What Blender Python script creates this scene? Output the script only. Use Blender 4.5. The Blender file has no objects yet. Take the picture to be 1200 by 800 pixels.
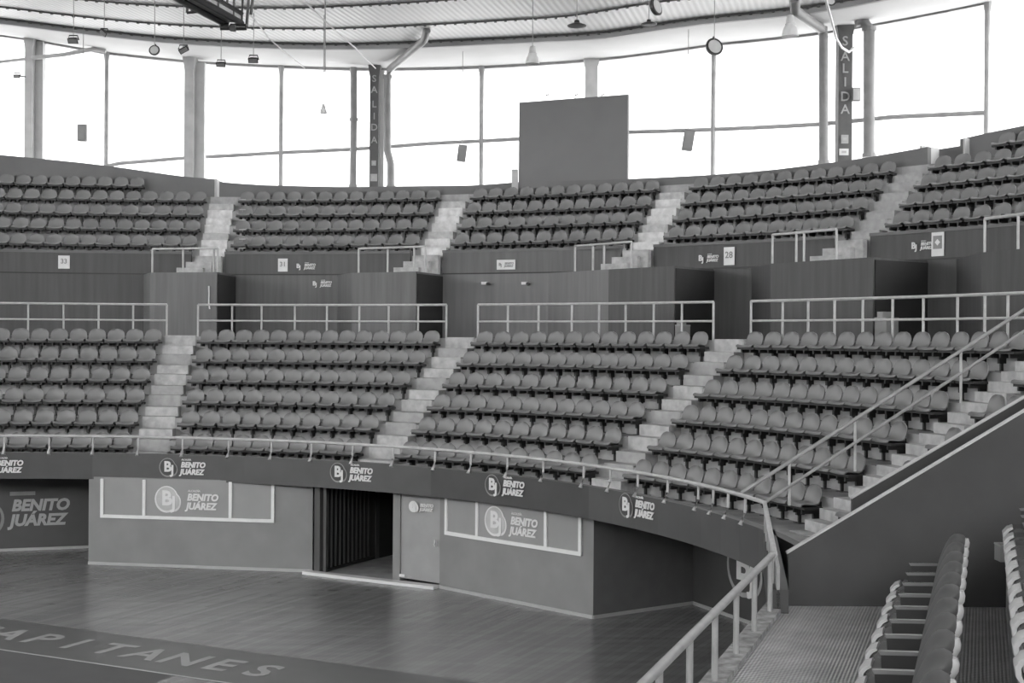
import bpy, bmesh, math, random
from mathutils import Vector, Matrix
random.seed(7)
SC = bpy.context.scene
COL = SC.collection
# ------------------------------------------------------------------ camera, world, exposure
CAMZ = 5.6
F = 1600.0
ROLL = 0.007
PITCH = 4.5 / F
_f = Vector((0, math.cos(PITCH), -math.sin(PITCH)))
_r = Vector((math.cos(ROLL), 0, math.sin(ROLL)))
_r = (_r - _f * _r.dot(_f)).normalized()
_u = _r.cross(_f)
cam_d = bpy.data.cameras.new('camera')
cam_d.sensor_width = 36.0
cam_d.lens = 48.0
cam_d.clip_end = 2000
cam = bpy.data.objects.new('camera', cam_d)
COL.objects.link(cam)
M = Matrix((( _r.x, _u.x, -_f.x, 0), (_r.y, _u.y, -_f.y, 0), (_r.z, _u.z, -_f.z, CAMZ), (0, 0, 0, 1)))
cam.matrix_world = M
SC.camera = cam
SC.view_settings.view_transform = 'Standard'
SC.view_settings.look = 'None'
SC.view_settings.gamma = 1.0
SC.view_settings.use_curve_mapping = False
SC.view_settings.exposure = 2.22
SC.cycles.max_bounces = 8
SC.cycles.diffuse_bounces = 5
SC.cycles.glossy_bounces = 3
SC.cycles.transparent_max_bounces = 12
SC.cycles.use_denoising = True
SC.cycles.caustics_reflective = False
SC.cycles.caustics_refractive = False
world = bpy.data.worlds.new('overcast_sky')
SC.world = world
world.use_nodes = True
bg = world.node_tree.nodes['Background']
bg.inputs[0].default_value = (1, 1, 1, 1)
bg.inputs[1].default_value = 1.0
_nt = world.node_tree            # hazy sky, brightest toward the sun's side (behind the camera) and overhead
_tc = _nt.nodes.new('ShaderNodeTexCoord'); _dp = _nt.nodes.new('ShaderNodeVectorMath'); _dp.operation = 'DOT_PRODUCT'
SUN_SIDE = Vector((-0.25, -0.85, 0.45)).normalized()
_dp.inputs[1].default_value = tuple(SUN_SIDE)
_mr = _nt.nodes.new('ShaderNodeMapRange'); _mr.inputs['From Min'].default_value = -0.6; _mr.inputs['From Max'].default_value = 1.0
_mr.inputs['To Min'].default_value = 0.75; _mr.inputs['To Max'].default_value = 3.2
_nt.links.new(_tc.outputs['Generated'], _dp.inputs[0]); _nt.links.new(_dp.outputs['Value'], _mr.inputs['Value'])
_nt.links.new(_mr.outputs[0], bg.inputs[1])

# ------------------------------------------------------------------ helpers: rays and rings
CX, CY = -11.0, 18.3
def ray(px, py=397):
    return _f + _r * ((px - 600) / F) - _u * ((py - 400) / F)
def on_ring(px, py, R):
    d = ray(px, py)
    a = d.x**2 + d.y**2
    b = -2 * (d.x * CX + d.y * CY)
    c = CX**2 + CY**2 - R * R
    t = (-b + math.sqrt(b * b - 4 * a * c)) / (2 * a)
    p = Vector((0, 0, CAMZ)) + d * t
    return math.atan2(p.y - CY, p.x - CX), p.z
def th(px, R, py=397): return on_ring(px, py, R)[0]
def zz(px, py, R): return on_ring(px, py, R)[1]
def on_z(px, py, z):
    d = ray(px, py)
    t = (z - CAMZ) / d.z
    return Vector((0, 0, CAMZ)) + d * t
def pt(t, R, z): return Vector((CX + R * math.cos(t), CY + R * math.sin(t), z))
def proj(p):
    q = Vector(p) - Vector((0, 0, CAMZ))
    w = q.dot(_f)
    return 600 + F * q.dot(_r) / w, 400 - F * q.dot(_u) / w, w
def interp(x, tab):
    if x <= tab[0][0]: return tab[0][1]
    for (a, va), (b, vb) in zip(tab, tab[1:]):
        if x <= b: return va + (vb - va) * (x - a) / (b - a)
    return tab[-1][1]
def ring_frame(t, R, z):      # X along the wall to the viewer's right, Y up, Z toward the arena centre
    p = pt(t, R, z)
    return Matrix(((math.sin(t), 0, -math.cos(t), p.x), (-math.cos(t), 0, -math.sin(t), p.y), (0, 1, 0, p.z), (0, 0, 0, 1)))
def wall_frame(A, B, px, py, off=0.02):   # frame on the vertical plane through plan points A,B where the ray hits
    A = Vector((A[0], A[1], 0)); B = Vector((B[0], B[1], 0))
    t = (B - A).normalized(); n = Vector((t.y, -t.x, 0))
    d = ray(px, py); o = Vector((0, 0, CAMZ))
    s = (A - o).dot(n) / d.dot(n)
    p = o + d * s + n * off
    return Matrix(((t.x, 0, n.x, p.x), (t.y, 0, n.y, p.y), (0, 1, 0, p.z), (0, 0, 0, 1))), s

# ------------------------------------------------------------------ helpers: materials
MATS = {}
def mat(name, g, rough=0.6, var=0.12, scale=3.0, bump=0.0, metal=0.0, spec=0.5, stretch=(1, 1, 1)):
    if name in MATS: return MATS[name]
    m = bpy.data.materials.new(name); m.use_nodes = True
    nt = m.node_tree; b = nt.nodes['Principled BSDF']
    tc = nt.nodes.new('ShaderNodeTexCoord'); mp = nt.nodes.new('ShaderNodeMapping')
    mp.inputs['Scale'].default_value = stretch
    nz = nt.nodes.new('ShaderNodeTexNoise'); nz.inputs['Scale'].default_value = scale; nz.inputs['Detail'].default_value = 5
    cr = nt.nodes.new('ShaderNodeValToRGB')
    lo, hi = g * (1 - var), g * (1 + var)
    cr.color_ramp.elements[0].position = 0.3; cr.color_ramp.elements[1].position = 0.7
    cr.color_ramp.elements[0].color = (lo, lo, lo, 1); cr.color_ramp.elements[1].color = (hi, hi, hi, 1)
    nt.links.new(tc.outputs['Object'], mp.inputs[0]); nt.links.new(mp.outputs[0], nz.inputs['Vector'])
    nt.links.new(nz.outputs['Fac'], cr.inputs[0]); nt.links.new(cr.outputs[0], b.inputs['Base Color'])
    b.inputs['Roughness'].default_value = rough; b.inputs['Metallic'].default_value = metal
    b.inputs['Specular IOR Level'].default_value = spec
    if bump:
        bp = nt.nodes.new('ShaderNodeBump'); bp.inputs['Strength'].default_value = bump; bp.inputs['Distance'].default_value = 0.02
        nt.links.new(nz.outputs['Fac'], bp.inputs['Height']); nt.links.new(bp.outputs[0], b.inputs['Normal'])
    MATS[name] = m
    return m
def add_wave(m, direction_rot, scale, amount, bump, dark=0.6):   # stripes (ribs, boards) multiplied into the colour and raised as bump
    nt = m.node_tree; b = nt.nodes['Principled BSDF']
    tc = nt.nodes.new('ShaderNodeTexCoord'); mp = nt.nodes.new('ShaderNodeMapping')
    mp.inputs['Rotation'].default_value = (0, 0, direction_rot)
    wv = nt.nodes.new('ShaderNodeTexWave'); wv.wave_type = 'BANDS'; wv.bands_direction = 'X'
    wv.inputs['Scale'].default_value = scale; wv.inputs['Distortion'].default_value = 0.0
    nt.links.new(tc.outputs['Object'], mp.inputs[0]); nt.links.new(mp.outputs[0], wv.inputs['Vector'])
    if bump:
        bp = nt.nodes.new('ShaderNodeBump'); bp.inputs['Strength'].default_value = bump; bp.inputs['Distance'].default_value = 0.03
        nt.links.new(wv.outputs['Fac'], bp.inputs['Height'])
        old = b.inputs['Normal'].links
        if old: nt.links.new(old[0].from_socket, bp.inputs['Normal'])
        nt.links.new(bp.outputs[0], b.inputs['Normal'])
    if amount:
        mx = nt.nodes.new('ShaderNodeMix'); mx.data_type = 'RGBA'; mx.blend_type = 'MULTIPLY'
        mx.inputs['Factor'].default_value = amount
        cr = nt.nodes.new('ShaderNodeValToRGB'); cr.color_ramp.elements[0].color = (dark, dark, dark, 1)
        nt.links.new(wv.outputs['Fac'], cr.inputs[0])
        src = b.inputs['Base Color'].links[0].from_socket
        nt.links.new(src, mx.inputs['A']); nt.links.new(cr.outputs[0], mx.inputs['B']); nt.links.new(mx.outputs['Result'], b.inputs['Base Color'])

G_SEAT = mat('seat_plastic', 0.16, 0.42, 0.10, 0.8)
G_SEAT2 = mat('seat_plastic_aged', 0.19, 0.45, 0.10, 0.8)
G_BLACK = mat('black_steel', 0.012, 0.5)
G_CONC = mat('terrace_concrete', 0.30, 0.85, 0.25, 2.0, 0.3)
G_STEP = mat('step_concrete', 0.40, 0.8, 0.22, 5.0, 0.3)
G_STEP2 = mat('step_paint', 0.32, 0.7, 0.15, 5.0, 0.2)
G_STEPU = mat('upper_step_concrete', 0.56, 0.8, 0.2, 5.0, 0.3)
G_RAIL = mat('rail_paint', 0.40, 0.4, 0.12, 6.0)
G_RAILD = mat('rail_paint_dull', 0.27, 0.4, 0.12, 6.0)
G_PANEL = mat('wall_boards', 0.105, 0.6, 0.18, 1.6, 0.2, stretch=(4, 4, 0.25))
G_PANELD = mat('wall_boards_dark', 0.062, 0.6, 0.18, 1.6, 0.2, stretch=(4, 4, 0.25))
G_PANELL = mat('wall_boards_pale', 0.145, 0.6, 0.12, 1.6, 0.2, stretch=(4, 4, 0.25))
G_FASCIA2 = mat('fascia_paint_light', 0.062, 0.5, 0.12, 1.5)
G_PANEL2 = mat('parapet_boards', 0.075, 0.6, 0.15, 1.6, 0.2, stretch=(4, 4, 0.25))
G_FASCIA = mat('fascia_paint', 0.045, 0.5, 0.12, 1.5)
G_BOXW = mat('court_wall_paint', 0.20, 0.6, 0.08, 1.5)
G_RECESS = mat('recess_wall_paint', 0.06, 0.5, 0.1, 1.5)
G_WHITE = mat('white_paint', 0.65, 0.5, 0.05, 4.0)
G_LOGO = mat('white_lettering', 0.62, 0.5, 0.04, 4.0)
G_LOGO2 = mat('grey_lettering', 0.36, 0.5, 0.04, 4.0)
G_SIGN = mat('sign_panel', 0.25, 0.4, 0.05, 2.0)
G_DOOR = mat('door_paint', 0.28, 0.4, 0.08, 2.0)
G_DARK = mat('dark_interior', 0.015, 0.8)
G_BACKWALL = mat('rear_wall_paint', 0.13, 0.7, 0.12, 0.8)
G_BOARD = mat('scoreboard_panel', 0.14, 0.6, 0.05, 1.0)
G_COLUMN = mat('column_concrete', 0.42, 0.7, 0.12, 2.0)
G_COLUMNL = mat('column_concrete_pale', 0.45, 0.7, 0.08, 2.0)
G_MULL = mat('mullion_steel', 0.30, 0.5, 0.15, 3.0)
G_SOFFIT = mat('soffit_plaster', 0.46, 0.8, 0.04, 0.7)
G_BEAM = mat('ring_beam_paint', 0.30, 0.7, 0.06, 1.0)
G_CEIL = mat('ceiling_sheet', 0.62, 0.5, 0.06, 0.25)
add_wave(G_CEIL, math.radians(14), 1.6, 0.45, 0.5, 0.6)
G_PURLIN = mat('purlin_steel', 0.08, 0.6)
G_PIPE = mat('pipe_paint', 0.20, 0.5)
G_NEARWALL = mat('side_wall_paint', 0.036, 0.7, 0.2, 1.2, 0.15)
G_MAT = mat('ribbed_matting', 0.52, 0.3, 0.25, 2.5, 0.1)
add_wave(G_MAT, math.radians(19), 9.0, 0.6, 0.4, 0.35)
add_wave(G_MAT, math.radians(109), 6.0, 0.6, 0.3, 0.35)
G_UPH = mat('armchair_fabric', 0.065, 0.7, 0.15, 3.0)
G_ARM = mat('armrest_plastic', 0.16, 0.25, 0.05)
G_SHELL = mat('armchair_shell', 0.42, 0.4, 0.06)
G_LAMP = mat('lamp_housing', 0.03, 0.4)
G_LAMPG = mat('lamp_lens', 0.55, 0.25)
G_COURTP = mat('court_paint', 0.05, 0.3, 0.15, 2.0)
G_COURTD = mat('court_key_paint', 0.018, 0.5, 0.3, 2.0)
G_COURTL = mat('court_line_paint', 0.42, 0.3, 0.05)
G_GROUND = mat('outdoor_ground', 0.55, 0.9)
AX = math.radians(26.2)
CD = Vector((math.sin(AX), math.cos(AX), 0))      # court long axis
CB = Vector((math.cos(AX), -math.sin(AX), 0))     # along the baseline
def wood_floor():
    m = bpy.data.materials.new('court_parquet'); m.use_nodes = True
    nt = m.node_tree; b = nt.nodes['Principled BSDF']
    tc = nt.nodes.new('ShaderNodeTexCoord'); mp = nt.nodes.new('ShaderNodeMapping')
    mp.inputs['Rotation'].default_value = (0, 0, -(math.pi / 2 - AX))
    br = nt.nodes.new('ShaderNodeTexBrick')
    br.inputs['Color1'].default_value = (0.20, 0.20, 0.20, 1); br.inputs['Color2'].default_value = (0.26, 0.26, 0.26, 1)
    br.inputs['Mortar'].default_value = (0.17, 0.17, 0.17, 1)
    br.inputs['Scale'].default_value = 1.0; br.inputs['Brick Width'].default_value = 1.8; br.inputs['Row Height'].default_value = 0.12
    br.inputs['Mortar Size'].default_value = 0.004; br.inputs['Bias'].default_value = 0.0
    nz = nt.nodes.new('ShaderNodeTexNoise'); nz.inputs['Scale'].default_value = 1.2; nz.inputs['Detail'].default_value = 6
    mp2 = nt.nodes.new('ShaderNodeMapping'); mp2.inputs['Rotation'].default_value = (0, 0, -(math.pi / 2 - AX)); mp2.inputs['Scale'].default_value = (0.35, 3.0, 1)
    mx = nt.nodes.new('ShaderNodeMix'); mx.data_type = 'RGBA'; mx.blend_type = 'MULTIPLY'; mx.inputs['Factor'].default_value = 0.7
    cr = nt.nodes.new('ShaderNodeValToRGB'); cr.color_ramp.elements[0].position = 0.35; cr.color_ramp.elements[0].color = (0.6, 0.6, 0.6, 1)
    L = nt.links.new
    L(tc.outputs['Object'], mp.inputs[0]); L(mp.outputs[0], br.inputs['Vector']); L(tc.outputs['Object'], mp2.inputs[0]); L(mp2.outputs[0], nz.inputs['Vector'])
    L(nz.outputs['Fac'], cr.inputs[0]); L(br.outputs['Color'], mx.inputs['A']); L(cr.outputs[0], mx.inputs['B']); L(mx.outputs['Result'], b.inputs['Base Color'])
    b.inputs['Roughness'].default_value = 0.24
    return m
G_FLOOR = wood_floor()
def glass_mat():
    m = bpy.data.materials.new('window_glass'); m.use_nodes = True
    nt = m.node_tree; nt.nodes.clear()
    o = nt.nodes.new('ShaderNodeOutputMaterial'); mx = nt.nodes.new('ShaderNodeMixShader')
    tr = nt.nodes.new('ShaderNodeBsdfTransparent'); gl = nt.nodes.new('ShaderNodeBsdfGlossy')
    gl.inputs['Roughness'].default_value = 0.05; tr.inputs[0].default_value = (0.96, 0.96, 0.96, 1)
    mx.inputs[0].default_value = 0.05
    nt.links.new(tr.outputs[0], mx.inputs[1]); nt.links.new(gl.outputs[0], mx.inputs[2]); nt.links.new(mx.outputs[0], o.inputs[0])
    return m
G_GLASS = glass_mat()

# ------------------------------------------------------------------ helpers: meshes
class MB:
    def __init__(s): s.v = []; s.f = []
    def quad(s, a, b, c, d):
        n = len(s.v); s.v += [tuple(a), tuple(b), tuple(c), tuple(d)]; s.f.append((n, n+1, n+2, n+3))
    def poly(s, pts):
        n = len(s.v); s.v += [tuple(p) for p in pts]; s.f.append(tuple(range(n, n + len(pts))))
    def hexa(s, p):           # 8 points: bottom loop 0-3, top loop 4-7
        n = len(s.v); s.v += [tuple(q) for q in p]
        for f in ((3,2,1,0), (4,5,6,7), (0,1,5,4), (1,2,6,5), (2,3,7,6), (3,0,4,7)): s.f.append(tuple(n + i for i in f))
    def box(s, c, sz, mtx=None):
        x, y, z = (q / 2 for q in sz); c = Vector(c)
        P = [Vector(q) + c for q in ((-x,-y,-z),(x,-y,-z),(x,y,-z),(-x,y,-z),(-x,-y,z),(x,-y,z),(x,y,z),(-x,y,z))]
        if mtx: P = [mtx @ q for q in P]
        s.hexa(P)
    def tube(s, pts, r, n=8, closed=False):
        pts = [Vector(p) for p in pts]; base = len(s.v); m = len(pts)
        for i, p in enumerate(pts):
            a = pts[i-1] if (i > 0 or closed) else p; b = pts[(i+1) % m] if (i < m-1 or closed) else p
            d = (b - a).normalized()
            up = Vector((0, 0, 1)) if abs(d.z) < 0.95 else Vector((1, 0, 0))
            x = d.cross(up).normalized(); y = x.cross(d)
            rr = r[i] if isinstance(r, (list, tuple)) else r
            for k in range(n):
                an = 2 * math.pi * k / n
                s.v.append(tuple(p + x * (rr * math.cos(an)) + y * (rr * math.sin(an))))
        for i in range(m if closed else m - 1):
            for k in range(n):
                a = base + i * n + k; b = base + i * n + (k+1) % n; j = (i+1) % m
                s.f.append((a, b, base + j * n + (k+1) % n, base + j * n + k))
        if not closed:
            s.f.append(tuple(base + k for k in range(n))[::-1]); s.f.append(tuple(base + (m-1)*n + k for k in range(n)))
    def lathe(s, prof, n=16, mtx=None):      # prof: (r, z)
        base = len(s.v)
        for r, z in prof:
            for k in range(n):
                a = 2 * math.pi * k / n; p = Vector((r * math.cos(a), r * math.sin(a), z))
                s.v.append(tuple(mtx @ p if mtx else p))
        for i in range(len(prof) - 1):
            for k in range(n):
                a = base + i*n + k; b = base + i*n + (k+1) % n
                s.f.append((a, b, b + n, a + n))
        s.f.append(tuple(base + k for k in range(n))[::-1]); s.f.append(tuple(base + (len(prof)-1)*n + k for k in range(n)))
    def mesh(s, name, material, smooth=False):
        me = bpy.data.meshes.new(name); me.from_pydata(s.v, [], s.f); me.validate()
        bm = bmesh.new(); bm.from_mesh(me); bmesh.ops.recalc_face_normals(bm, faces=bm.faces); bm.to_mesh(me); bm.free()
        me.materials.append(material)
        if smooth:
            for p in me.polygons: p.use_smooth = True
        return me
    def build(s, name, material, parent=None, smooth=False):
        o = bpy.data.objects.new(name, s.mesh(name, material, smooth)); COL.objects.link(o)
        if parent: attach(o, parent)
        return o
def attach(o, parent):
    o.parent = parent
    o.matrix_parent_inverse = parent.matrix_basis.inverted()
def tag(o, label, cat, group=None, kind=None):
    if label: o['label'] = label
    if cat: o['category'] = cat
    if group: o['group'] = group
    if kind: o['kind'] = kind
    return o
def struct(o): o['kind'] = 'structure'; return o
def thing(name, loc, label, cat, group=None, mtx=None):
    o = bpy.data.objects.new(name, None); COL.objects.link(o)
    o.empty_display_size = 0.1
    if mtx is not None: o.matrix_basis = mtx
    else: o.location = loc
    tag(o, label, cat, group)
    return o
def arcs(t0, t1, n): return [t0 + (t1 - t0) * i / n for i in range(n + 1)]
def ring_solid(mb, t0, t1, n, R0, R1, zf0, zf1):
    """Curved solid between radii; zf0 / zf1 give bottom and top height (number or function of theta)."""
    g = lambda q, t: q(t) if callable(q) else q
    T = arcs(t0, t1, n); base = len(mb.v)
    for t in T:
        for R, q in ((R0, zf0), (R1, zf0), (R1, zf1), (R0, zf1)): mb.v.append(tuple(pt(t, R, g(q, t))))
    for i in range(n):
        for k in range(4):
            a = base + 4*i + k; b = base + 4*i + (k+1) % 4
            mb.f.append((a, b, b + 4, a + 4))
    mb.f.append((base, base+1, base+2, base+3)); e = base + 4*n; mb.f.append((e+3, e+2, e+1, e))
D2R = math.pi / 180
def smooth_flat(o, ang=40):
    me = o.data
    for p in me.polygons: p.use_smooth = True
    try: me.set_sharp_from_angle(angle=ang * D2R)
    except Exception: pass
    return o
_txt = {}
def text_mesh(body, size, bold=0.0, shear=0.0, ext=0.004, align='LEFT', line=1.0):
    key = (body, size, bold, shear, ext, align, line)
    if key in _txt: return _txt[key]
    c = bpy.data.curves.new('lettering', 'FONT'); c.body = body; c.size = size; c.offset = bold * size; c.shear = shear; c.extrude = ext
    c.align_x = align; c.space_line = line; c.resolution_u = 3
    o = bpy.data.objects.new('lettering', c); COL.objects.link(o)
    dg = bpy.context.evaluated_depsgraph_get()
    me = bpy.data.meshes.new_from_object(o.evaluated_get(dg))
    bpy.data.objects.remove(o)
    _txt[key] = me
    return me
def text_obj(body, size, mtx, material, parent=None, name='lettering', **k):
    me = text_mesh(body, size, **k).copy(); me.materials.clear(); me.materials.append(material)
    o = bpy.data.objects.new(name, me); COL.objects.link(o); o.matrix_basis = mtx
    if parent: attach(o, parent)
    return o

# ------------------------------------------------------------------ the building: ground, floor, outer wall, windows, roof
R_WIN = 32.0
mb = MB(); mb.poly([Vector((CX + 400*math.cos(a), CY + 400*math.sin(a), -0.12)) for a in arcs(0, 2*math.pi, 48)[:-1]])
struct(mb.build('ground', G_GROUND))
mb = MB(); mb.poly([pt(a, 32.1, 0) for a in arcs(0, 2*math.pi, 96)[:-1]])
struct(mb.build('floor', G_FLOOR))
# sill heights of the rear wall and head heights of the windows, by position round the ring
def tabpx(rows, R): return sorted((on_ring(px, py, R)[0], on_ring(px, py, R)[1]) for px, py in rows)
TOP = tabpx([(0,41),(35,46),(125,62),(220,72),(330,78),(415,81),(460,81),(560,79),(700,70),(837,52),(960,39),(1010,31),(1155,3)], R_WIN)
TRANS = tabpx([(135,192),(213,185.5),(330,179),(415,175),(510,168),(610,163),(740,155),(960,146),(1050,137),(1200,130)], R_WIN)
TRANS = TRANS + [(TRANS[-1][0] + 0.12, TRANS[-1][1] - 1.2)]
ztop = lambda t: interp(t, TOP)
ztr = lambda t: interp(t, TRANS)
mb = MB(); ring_solid(mb, 0, 2*math.pi, 128, 32.02, 32.3, -0.1, CAMZ + 4.6)
struct(mb.build('wall_outer', G_BACKWALL))
# mullions / columns at picture positions, then carried on round the ring
MPX = [35, 125, 222, 330, 414, 438, 565, 693, 837, 990, 1158]
MT = [th(p, R_WIN, 130) for p in MPX]
MAIN = {35, 222, 438, 693, 990}
extra = []
t = MT[0] + 6.5 * D2R
while t < MT[-1] + 2*math.pi - 3 * D2R:
    extra.append(t); t += 7.0 * D2R
ALLT = sorted(MT + extra)
zb = CAMZ + 4.4
nw = 0
for i, t0 in enumerate(ALLT):
    t1 = ALLT[(i+1) % len(ALLT)]
    if i == len(ALLT) - 1: t1 += 2*math.pi
    nw += 1
    tm = (t0 + t1) / 2
    w = thing('window_%d' % nw, pt(tm, R_WIN, zb), None, None); w['kind'] = 'structure'
    n = 3
    lo, hi = MB(), MB()
    for a, b in zip(arcs(t0, t1, n), arcs(t0, t1, n)[1:]):
        lo.quad(pt(a, 32.0, zb), pt(b, 32.0, zb), pt(b, 32.0, ztr(b)), pt(a, 32.0, ztr(a)))
        hi.quad(pt(a, 32.0, ztr(a)), pt(b, 32.0, ztr(b)), pt(b, 32.0, ztop(b) + .05), pt(a, 32.0, ztop(a) + .05))
    lo.build('pane', G_GLASS, w); hi.build('pane', G_GLASS, w)
    tr = MB(); tr.tube([pt(a, 31.95, ztr(a)) for a in arcs(t0, t1, 6)], 0.075, 6)
    tr.build('transom', G_MULL, w)
    hd = MB(); ring_solid(hd, t0, t1, 4, 31.93, 32.05, lambda a: ztop(a) - 0.07, lambda a: ztop(a) + 0.03)
    hd.build('window_head', G_MULL, w)
    mu = MB(); main = any(abs(t0 - MT[MPX.index(p)]) < 1e-6 for p in MAIN) or (t0 in extra and i % 2 == 0)
    r = 0.085
    mu.tube([pt(t0, 31.93, zb), pt(t0, 31.93, ztop(t0) - .35), pt(t0, 31.93, ztop(t0) + .1)], [r, r, r * 1.5], 8)
    mu.build('mullion', G_MULL, w)
# ceiling edge
EDGE = tabpx([(0,28),(100,41),(200,51.5),(300,57),(400,59),(480,57),(560,53.5),(640,49.5),(700,47),(800,32),(835,28),(960,15.5),(1045,-1),(1200,-28)], 28.5)
zed = lambda t: interp(t, EDGE)
def full(fn, t):       # reach any theta in 0..2pi from the measured sector
    while t > math.pi * 1.5: t -= 2*math.pi
    return fn(t)
mb = MB()
T = arcs(-math.pi/2, 1.5*math.pi, 160)
for a, b in zip(T, T[1:]):
    mb.quad(pt(a, 28.5, zed(a)), pt(b, 28.5, zed(b)), pt(b, 32.3, ztop(b) + .03), pt(a, 32.3, ztop(a) + .03))
    mb.quad(pt(a, 28.5, zed(a)), pt(b, 28.5, zed(b)), pt(b, 28.42, zed(b)), pt(a, 28.42, zed(a)))
smooth_flat(struct(mb.build('ceiling_soffit', G_SOFFIT)))
mb = MB(); ring_solid(mb, -math.pi/2, 1.5*math.pi, 160, 28.38, 28.52, zed, lambda t: zed(t) + 0.2)
smooth_flat(struct(mb.build('ceiling_ring_beam', G_BEAM)))
def zroof(t, R):
    k = (R / 28.5) ** 2
    return (CAMZ + 9.9) * (1 - k) + (zed(t) + 0.2) * k
mb = MB(); RR = [0.5, 5, 10, 14, 17, 20, 22, 24, 26, 27.3, 28.5]
for R in RR:
    for a in T[:-1]: mb.v.append(tuple(pt(a, R, zroof(a, R))))
n = len(T) - 1
for i in range(len(RR) - 1):
    for k in range(n): mb.f.append((i*n+k, i*n+(k+1) % n, (i+1)*n+(k+1) % n, (i+1)*n+k))
smooth_flat(struct(mb.build('ceiling', G_CEIL)))
for R, r in ((28.3, .03), (26.0, .028), (23.2, .028), (20.4, .03), (17.6, .03), (14.8, .03), (12, .03), (9, .03), (6, .03)):
    mb = MB(); mb.tube([pt(a, R, zroof(a, R) - .03) for a in T[:-1]], r, 6, closed=True)
    for q in range(0, n * 3):          # clips where the sheets are fixed
        a = T[0] + (q + .5) * 2 * math.pi / (n * 3)
        if -0.2 < a < 2.2 and R > 17: mb.box(pt(a, R, zroof(a, R) - .065), (.08, .08, .03))
    struct(mb.build('ceiling_beam', G_PURLIN))
mb = MB(); mb.poly([Vector((CX + 33*math.cos(a), CY + 33*math.sin(a), CAMZ + 13.5)) for a in arcs(0, 2*math.pi, 64)[:-1]])
struct(mb.build('roof', G_BEAM))
mb = MB(); ring_solid(mb, -math.pi/2, 1.5*math.pi, 128, 32.1, 32.9, lambda t: ztop(t) + .02, CAMZ + 13.5)
struct(mb.build('wall_roof_edge', G_SOFFIT))

# ------------------------------------------------------------------ lower tier
R_F = 15.0; ZF0, ZF1 = 2.08, 2.72
ZROW0, RISE, RROW0, DEP = 2.30, 0.545, 16.6, 0.85
TL = 128 * D2R
tmin = lambda R: math.asin((16.32 - CY) / R)
prof = [(15.16, 2.1), (15.16, ZROW0)]
for i in range(6):
    if i: prof.append((RROW0 + DEP*i, ZROW0 + RISE*(i-1)))
    else: prof.append((RROW0, ZROW0))
    prof.append((RROW0 + DEP*i, ZROW0 + RISE*i))
prof += [(21.7, ZROW0 + RISE*5), (21.7, 5.57), (26.4, 5.57)]
mb = MB(); N = 110
for (R, z) in prof + [(26.4, 2.1)]:
    for a in arcs(tmin(R), TL, N): mb.v.append(tuple(pt(a, R, z)))
K = len(prof) + 1
for j in range(K):
    for i in range(N):
        a = j*(N+1)+i; b = ((j+1) % K)*(N+1)+i
        mb.f.append((a, a+1, b+1, b))
struct(mb.build('lower_seating_terrace', G_CONC))
# fascia with its facets
tf0 = math.asin((16.2 - CY) / 15.0)
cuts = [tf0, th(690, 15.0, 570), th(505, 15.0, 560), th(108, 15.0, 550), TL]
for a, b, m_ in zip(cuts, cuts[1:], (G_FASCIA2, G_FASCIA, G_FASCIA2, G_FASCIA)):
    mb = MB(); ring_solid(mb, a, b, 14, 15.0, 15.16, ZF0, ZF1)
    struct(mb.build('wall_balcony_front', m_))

def aisle(pb, pt_, Rb, Rt):
    a = pt(th(pb, Rb, 500), Rb, 0); b = pt(th(pt_, Rt, 400), Rt, 0)
    return a, b
def line_ring(A, B, R):
    d = (B - A); q = A - Vector((CX, CY, 0))
    a = d.x**2 + d.y**2; b = 2*(q.x*d.x + q.y*d.y); c = q.x**2 + q.y**2 - R*R
    s = (-b + math.sqrt(b*b - 4*a*c)) / (2*a)
    p = A + d * s
    return math.atan2(p.y - CY, p.x - CX)
L_AISLE = [aisle(172, 211.5, 16.6, 21.7), aisle(431, 539, 16.6, 21.7), aisle(697, 855, 16.6, 21.7)]
a4 = 16.4 * D2R
L_AISLE.append((pt(a4, 16.6, 0), pt(a4 + .003, 21.7, 0)))
def lth(k, R): return line_ring(L_AISLE[k][0], L_AISLE[k][1], R)
def step_block(mb, thf, R0, R1, z0, z1, w):
    P = []
    for z in (z0, z1):
        for R, s in ((R0, 1), (R0, -1), (R1, -1), (R1, 1)):
            P.append(pt(thf(R) + s * w / 2 / R, R, z))
    mb.hexa(P)
SL = ['light concrete stairway at the far left of the lower tier', 'light concrete stairway above the dark court entrance, lower tier',
      'light concrete stairway right of centre in the lower tier', 'pale stepped aisle under the long sloping pipe handrail']
for k in range(4):
    A, B = L_AISLE[k]
    o = thing('stairway', pt(lth(k, 16.6), 16.6, ZROW0), SL[k], 'stairs', 'stairways between the lower seat blocks')
    for i in range(6):
        z = ZROW0 + RISE * i; R = RROW0 + DEP * i
        w = 0.90
        if k == 3:
            for q in range(3):
                m = MB(); r0 = R + .2833 * q - (.012 if q == 0 else 0)
                step_block(m, lambda r, k=k: lth(k, r), r0, R + .2833 * (q + 1) + .002, (z + .002 if q else (z - .18 if i else z)), z + RISE / 3 * q + .03, w)
                m.build('step', G_STEP, o)
            continue
        m = MB(); step_block(m, lambda r, k=k: lth(k, r), R + .40, R + .852, z + .002, z + RISE / 2, w)
        m.build('step', G_STEP if (i + k) % 3 else G_STEP2, o)
        m = MB(); step_block(m, lambda r, k=k: lth(k, r), R - .012, R + .40, z - RISE * .9 if i else z, z + .03, w)
        m.build('step', G_STEP2 if (i + k) % 2 else G_STEP, o)
    m = MB(); step_block(m, lambda r, k=k: lth(k, r), 21.68, 21.95, 5.2, 5.6, 0.9)
    m.build('step', G_STEP, o)

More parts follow.
